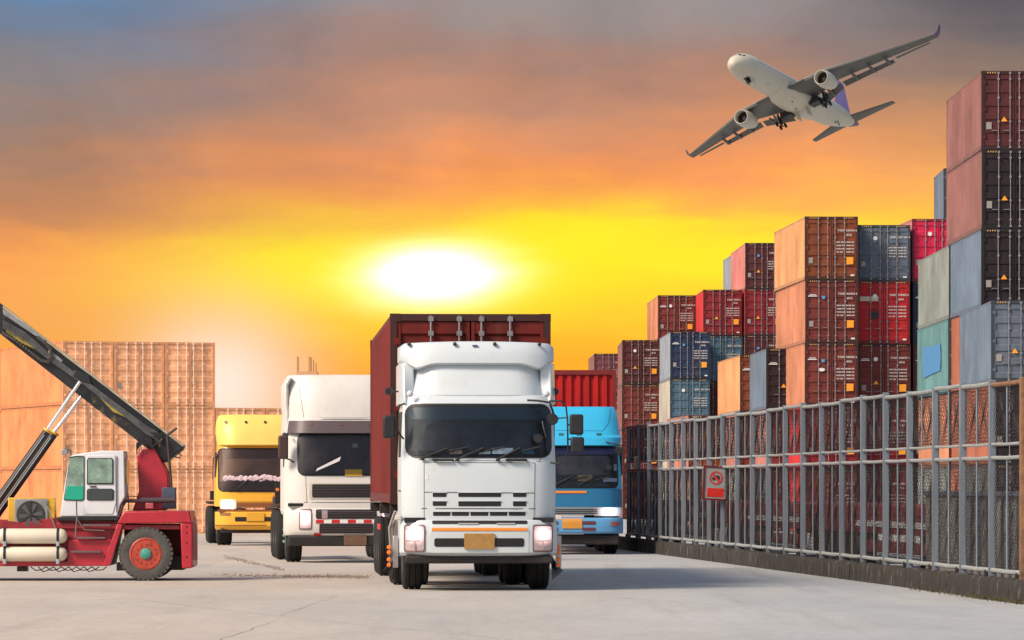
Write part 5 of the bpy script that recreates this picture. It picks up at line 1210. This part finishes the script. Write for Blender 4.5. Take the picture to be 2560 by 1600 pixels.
    def bigwheel(px, y, r, w, nm='wheel'):
        m = MB(); prof = [(-w / 2, r * .58), (-w / 2 - .012, r * .66), (-w / 2 - .015, r * .80), (-w / 2, r * .93), (-w / 2 + .03, r * .975), (-w / 2 + .05, r * .985), (w / 2 - .05, r * .985), (w / 2, r * .93), (w / 2, r * .58)]
        m.lathe(prof, 48, 'y')
        for k in range(34):   # tread lugs
            a = 2 * math.pi * k / 34; da = .058
            for y0, y1, sk in ((-w / 2 - .004, -.01, .05), (.01, w / 2 + .004, -.05)):
                vs = []
                for yy, aa in ((y0, a), (y1, a + sk)):
                    for rr in (r * .93, r * 1.0):
                        for q in (-da, da): vs.append((rr * math.cos(aa + q), yy, rr * math.sin(aa + q)))
                m.add(vs, [(0, 1, 3, 2), (4, 5, 7, 6), (0, 1, 5, 4), (2, 3, 7, 6), (0, 2, 6, 4), (1, 3, 7, 5)])
        o = m.build(nm, tm, t, smooth=30); o.location = (X(px), y, r)
        rm_ = mat('red orange rim', (.42, .055, .03), .5, var=.25, scale=9, col2=(.12, .03, .02), patch=(.55, .72))
        _r = MB().lathe([(-w / 2 - .006, r * .60), (-w / 2 - .016, r * .55), (-w / 2 + .03, r * .50), (-w / 2 + .06, r * .46), (-w / 2 + .04, r * .30), (-w / 2 + .01, r * .28), (-w / 2 + .01, .001)], 32, 'y'); b = _r
        MB().lathe([(-w / 2 + .012, r * .22), (-w / 2 - .03, r * .20), (-w / 2 - .045, r * .12), (-w / 2 - .05, .001)], 20, 'y').build('hub', mat('teal hub', (.06, .30, .24), .5, var=.3, scale=9), o)
        for k in range(12):
            a = k * math.pi / 6; b.lathe([(-w / 2 - .02, .001), (-w / 2 - .02, .013), (-w / 2 + .03, .013)], 6, 'y', (r * .37 * math.cos(a), 0, r * .37 * math.sin(a)))
        b.build('rim', rm_, o)
        return o
    bigwheel(725, .17, .437, .36); bigwheel(725, 1.55, .437, .36)
    bigwheel(-620, .2, .52, .4); bigwheel(-620, 1.6, .52, .4)
reach_stacker()

# ================================================================ airliner
def airliner():
    t = bpy.data.objects.new('airliner', None); link(t)
    t['label'] = 'white twin engine airliner with purple tail fin banking in the sky'; t['category'] = 'airplane'
    Rm = Matrix(((-0.47071356, 0.8358917, -0.28233634), (-0.86966915, -0.3856595, 0.30812713), (0.14867522, 0.39057882, 0.90848438)))
    t.matrix_world = Matrix.Translation((57.633, 883.41, 81.436)) @ Rm.to_4x4()
    skin = mat('white airliner paint', (.52, .48, .38), .4, var=.03, scale=.3, col2=(.44, .41, .32), patch=(.55, .9))
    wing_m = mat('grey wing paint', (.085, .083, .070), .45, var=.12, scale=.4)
    lead = mat('bare leading edge', (.36, .36, .34), .35, .3)
    purp = mat('purple tail paint', (.30, .18, .46), .4); dpurp = mat('deep purple paint', (.09, .04, .14), .4)
    dk = mat('engine dark', (.015, .015, .015), .5)
    # fuselage: sections along x
    def ring(x, r, zc, n=32, rz=None): return [(x, r * math.cos(2 * math.pi * k / n), zc + (rz or r) * math.sin(2 * math.pi * k / n)) for k in range(n)]
    R0 = 2.82
    nose = [(30.6, .05, -.75), (30.4, .55, -.72), (30, .95, -.65), (29.3, 1.4, -.52), (28.3, 1.85, -.36), (27, 2.25, -.2), (25.5, 2.55, -.08), (23.5, 2.76, 0), (21.5, R0, 0)]
    tail = [(-12, R0, 0), (-16, 2.72, .10), (-20, 2.4, .38), (-24, 1.92, .75), (-28, 1.35, 1.1), (-31, .85, 1.35), (-33, .42, 1.45), (-33.4, .2, 1.5)]
    body = MB().loft([ring(x, r, z) for x, r, z in nose + [(10, R0, 0), (0, R0, 0)] + tail]).build('fuselage', skin, t, smooth=60)
    MB().loft([ring(x, r * 1.012, z) for x, r, z in [(-29.2, 1.20, 1.18), (-31, .85, 1.35), (-33, .42, 1.45), (-33.6, .2, 1.5)]]).build('tail_cone', dpurp, body, smooth=60)
    # belly fairing
    MB().loft([ring(x, w, z, 28, h) for x, w, z, h in ((11.5, .3, -2.3, .2), (10, 1.9, -1.9, .9), (7, 2.9, -1.7, 1.45), (2, 3.25, -1.65, 1.65), (-5, 3.25, -1.6, 1.65), (-9, 2.7, -1.6, 1.4), (-12, 1.5, -2.0, .8), (-13.5, .3, -2.4, .2))]).build('belly_fairing', skin, body, smooth=60)
    # seam line
    MB().loft([ring(x, R0 + .012, 0) for x in (11.8, 11.95)], cap=False).build('fuselage_seam', mat('grey seam', (.3, .28, .25), .5), body)
    # cockpit windows
    m = MB()
    for sy in (1, -1):
        for x0, x1, a0, a1, dz in ((28.6, 27.6, 60, 88, 0), (27.7, 26.9, 36, 56, 0), (26.9, 26.2, 30, 46, 0)):
            pass
    for a0, a1, x0, x1 in ((62, 86, 28.75, 28.0), (40, 58, 28.3, 27.4), (28, 38, 27.7, 26.8)):
        for sy in (1, -1):
            def pt(x, a):
                rr = zc = None
                for p, q in zip(nose, nose[1:]):
                    if q[0] <= x <= p[0]:
                        u = (p[0] - x) / (p[0] - q[0]); rr = p[1] + (q[1] - p[1]) * u; zc = p[2] + (q[2] - p[2]) * u
                return (x, sy * (rr + .03) * math.cos(R(a)), zc + (rr + .03) * math.sin(R(a)))
            m.add([pt(x0, a0), pt(x0, a1), pt(x1, a1), pt(x1, a0)], [(0, 1, 2, 3)])
    m.build('cockpit_windows', dk, body, smooth=0)
    m = MB()
    for sy in (1, -1):
        for k in range(70):
            x = 22 - k * .62
            if x < -24: break
            if abs(x - 4) < .8: continue
            rr = R0 if x > -12 else R0 - (-12 - x) * .075; zc = 0 if x > -12 else (-12 - x) * .05
            m.add([(x - .12, sy * rr * 1.004 * math.cos(.17), zc + rr * .17 - .18), (x + .12, sy * rr * 1.004 * math.cos(.17), zc + rr * .17 - .18), (x + .12, sy * rr * .985, zc + rr * .17 + .15), (x - .12, sy * rr * .985, zc + rr * .17 + .15)], [(0, 1, 2, 3)])
    m.build('cabin_windows', mat('window grey', (.14, .13, .14), .4), body, smooth=0)
    def foil(xle, c, y, z, th, tilt=0):
        pts = [(0, 0), (.02, .35), (.1, .75), (.3, 1), (.6, .72), (1, .04), (1, -.04), (.6, -.5), (.3, -.7), (.1, -.5), (.02, -.28)]
        return [(xle - c * a, y - b * th * c * .5 * tilt, z + b * th * c * .5) for a, b in pts]
    for sy, nm in ((1, 'left'), (-1, 'right')):
        secs = [foil(9.2, 11.8, sy * 2.2, -1.75, .13), foil(6.3, 8.2, sy * 9.5, -.55, .115), foil(-2.0, 4.8, sy * 20, .85, .10), foil(-9.2, 2.3, sy * 29.3, 2.1, .09)]
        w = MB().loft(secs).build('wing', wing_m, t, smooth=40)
        # leading edge strip
        MB().loft([[(a + .08, sy * y, z + .02), (a - .35, sy * y, z + th), (a - .35, sy * y, z - th * .8)] for a, y, z, th in ((7.8, 5.6, -1.2, .38), (6.3, 9.5, -.55, .30), (-2.0, 20, .85, .17), (-9.1, 29.2, 2.1, .09))]).build('leading_edge', lead, w)
        # winglet
        MB().loft([foil(-9.2, 2.3, sy * 29.3, 2.1, .08, 0), foil(-10.2, 1.6, sy * 29.9, 2.9, .06, 1), foil(-11.4, .9, sy * 30.4, 4.6, .05, 1)]).build('winglet', dpurp if sy > 0 else wing_m, w, smooth=40)
        # flaps, slightly dropped behind the trailing edge
        for (y0, xa, z0), (y1, xb, z1), c0, c1 in (((3.2, -3.15, -2.25), (9.2, -2.4, -1.15), 2.2, 1.7), ((9.8, -2.5, -1.05), (20.0, -7.2, .35), 1.6, 1.05)):
            m = MB(); m.loft([[(xa, sy * y0, z0), (xa - c0 * .3, sy * y0, z0 + .16), (xa - c0, sy * y0, z0 - c0 * .42), (xa - c0 * .4, sy * y0, z0 - .22)], [(xb, sy * y1, z1), (xb - c1 * .3, sy * y1, z1 + .14), (xb - c1, sy * y1, z1 - c1 * .42), (xb - c1 * .4, sy * y1, z1 - .18)]])
            m.build('flap', wing_m, w)
        MB().loft([foil(-7.4, 1.1, sy * 20.6, .60, .12), foil(-10.6, .8, sy * 27.5, 1.65, .10)]).build('aileron', wing_m, w)
        for y, x, z, ln in ((6.9, -1.2, -1.75, 3.6), (12.6, -1.6, -.55, 3.9), (16.0, -3.2, -.05, 3.7), (19.3, -4.8, .4, 3.3)):
            m = MB(); m.lathe([(1.0, .01), (.5, .2), (-ln * .3, .33), (-ln * .7, .26), (-ln, .02)], 12, 'x')
            o = m.build('flap_track_fairing', wing_m, w, smooth=60); o.location = (x, sy * y, z - .35); o.rotation_euler = (0, R(-8), 0)
        # engine
        e = MB().lathe([(1.2, 1.42), (2.75, 1.30), (3.0, 1.36), (3.05, 1.45), (2.9, 1.58), (2.3, 1.70), (1.0, 1.76), (-.8, 1.66), (-2.2, 1.32), (-2.8, 1.12), (-2.8, .95), (-1.5, 1.0), (1.2, 1.30), (1.2, 1.42)], 36, 'x', cap=False)
        eo = e.build('engine', skin, t, smooth=45); eo.location = (5.6, sy * 9.4, -2.75); 
        MB().lathe([(1.3, .001), (1.3, 1.40)], 28, 'x').build('fan', dk, eo)
        MB().lathe([(1.9, .001), (1.6, .25), (1.32, .42)], 16, 'x').build('spinner', mat('spinner grey', (.09, .085, .08), .4), eo)
        m = MB()
        for k in range(20):
            a = k * math.pi / 10; m.add([(1.34, .40 * math.cos(a), .40 * math.sin(a)), (1.38, .42 * math.cos(a + .12), .42 * math.sin(a + .12)), (1.42, 1.38 * math.cos(a + .22), 1.38 * math.sin(a + .22)), (1.34, 1.38 * math.cos(a + .08), 1.38 * math.sin(a + .08))], [(0, 1, 2, 3)])
        m.build('fan_blades', mat('fan blade grey', (.045, .045, .045), .4, .5), eo, smooth=0)
        MB().lathe([(2.76, 1.31), (2.98, 1.37), (3.07, 1.46), (2.93, 1.60), (2.7, 1.655)], 36, 'x', cap=False).build('intake_lip', mat('polished lip', (.42, .42, .40), .3, .4), eo, smooth=60)
        MB().lathe([(-2.0, .9), (-3.4, .62), (-3.6, .5), (-4.2, .1)], 20, 'x').build('exhaust_cone', mat('dark exhaust', (.06, .05, .05), .4, .5), eo)
        MB().loft([[(7.2, sy * 9.4, -1.0), (5, sy * 9.4 + .22, -1.1), (0.5, sy * 9.4, -1.6), (5, sy * 9.4 - .22, -1.1)], [(6.2, sy * 9.4, -.1), (4, sy * 9.4 + .2, -.4), (0.5, sy * 9.4, -.6), (4, sy * 9.4 - .2, -.4)]]).build('pylon', skin, eo.parent)
        # tailplane
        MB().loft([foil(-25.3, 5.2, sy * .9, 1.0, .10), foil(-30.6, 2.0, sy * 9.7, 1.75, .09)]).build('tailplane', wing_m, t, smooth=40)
        # main gear
        gx, gy = -1.6, sy * 5.3
        g = MB(); g.tube([(gx, gy, -1.6), (gx - .1, gy, -4.0)], .2, 10); g.tube([(gx + 1.6, gy - sy * 1.5, -1.7), (gx, gy, -3.6)], .11, 8); g.tube([(gx, gy - sy * 2.2, -1.9), (gx, gy, -3.2)], .10, 8); g.tube([(gx + .8, gy, -3.85), (gx - .9, gy, -4.2)], .14, 8)
        go = g.build('main_gear', dk, t)
        for dx, dz in ((.8, .2), (-.9, -.15)):
            for q in (-.55, .55):
                MB().lathe([(-.22, .001), (-.18, .4), (-.14, .52), (.14, .52), (.18, .4), (.18, .001)], 18, 'y', (gx + dx, gy + q, -4.05 + dz)).build('wheel', black_rubber, go)
        MB().box(gx - 1.2, gx + 1.3, gy - .04 + sy * .55, gy + .04 + sy * .55, -3.3, -1.7).build('gear_door', skin if sy < 0 else dk, go, bevel=.05)
        MB().box(gx - 1.3, gx + 1.3, *sorted((sy * 2.2, sy * 4.4)), -3.34 if 0 else -3.33, -2.2).build('gear_well', dk, go)
        MB().box(gx - 1.3, gx + 1.2, *sorted((sy * 1.2, sy * 1.28)), -4.9, -3.2).build('gear_door', skin, go, bevel=.05)
    # fin
    MB().loft([[(a, y, z) for a, y in ((x0, 0), (x0 - c * .25, th), (x0 - c, .02), (x0 - c, -.02), (x0 - c * .25, -th))] for x0, c, z, th in ((-19.5, 10.2, 2.2, .10), (-22.8, 8.2, 3.6, .36), (-29.9, 3.4, 11.2, .16))]).build('tail_fin', purp, t, smooth=40)
    # nose gear bay with open doors
    MB().box(22.3, 25.2, -.5, .5, -2.82, -2.2).build('nose_gear_bay', dk, body)
    for y in (-.55, .55): MB().box(22.6, 24.4, y - .03, y + .03, -3.6, -2.7).build('nose_gear_door', skin, body, bevel=.03)
    m = MB(); m.tube([(23.2, 0, -2.6), (24.2, 0, -3.3)], .12, 8); m.lathe([(-.2, .001), (-.2, .42), (.2, .42), (.2, .001)], 14, 'y', (24.2, 0, -3.2)); m.build('nose_gear', dk, body)
    m = MB()
    for x, y in ((18, 1.2), (17.2, 1.0), (16.7, 1.3), (6, 1.6), (5, .8), (2.5, 1.5), (20, -.5), (-17, .9), (-18, 1.1), (-19, .8), (1, -.3)): m.box(x - .14, x + .14, y - .07, y + .07, -math.sqrt(R0 * R0 - y * y) - (.02 if abs(x) > 12 else .66), -2.0)
    m.build('belly_ports', dk, body, smooth=0)
airliner()

# ================================================================ final fixes
bpy.context.view_layer.update()
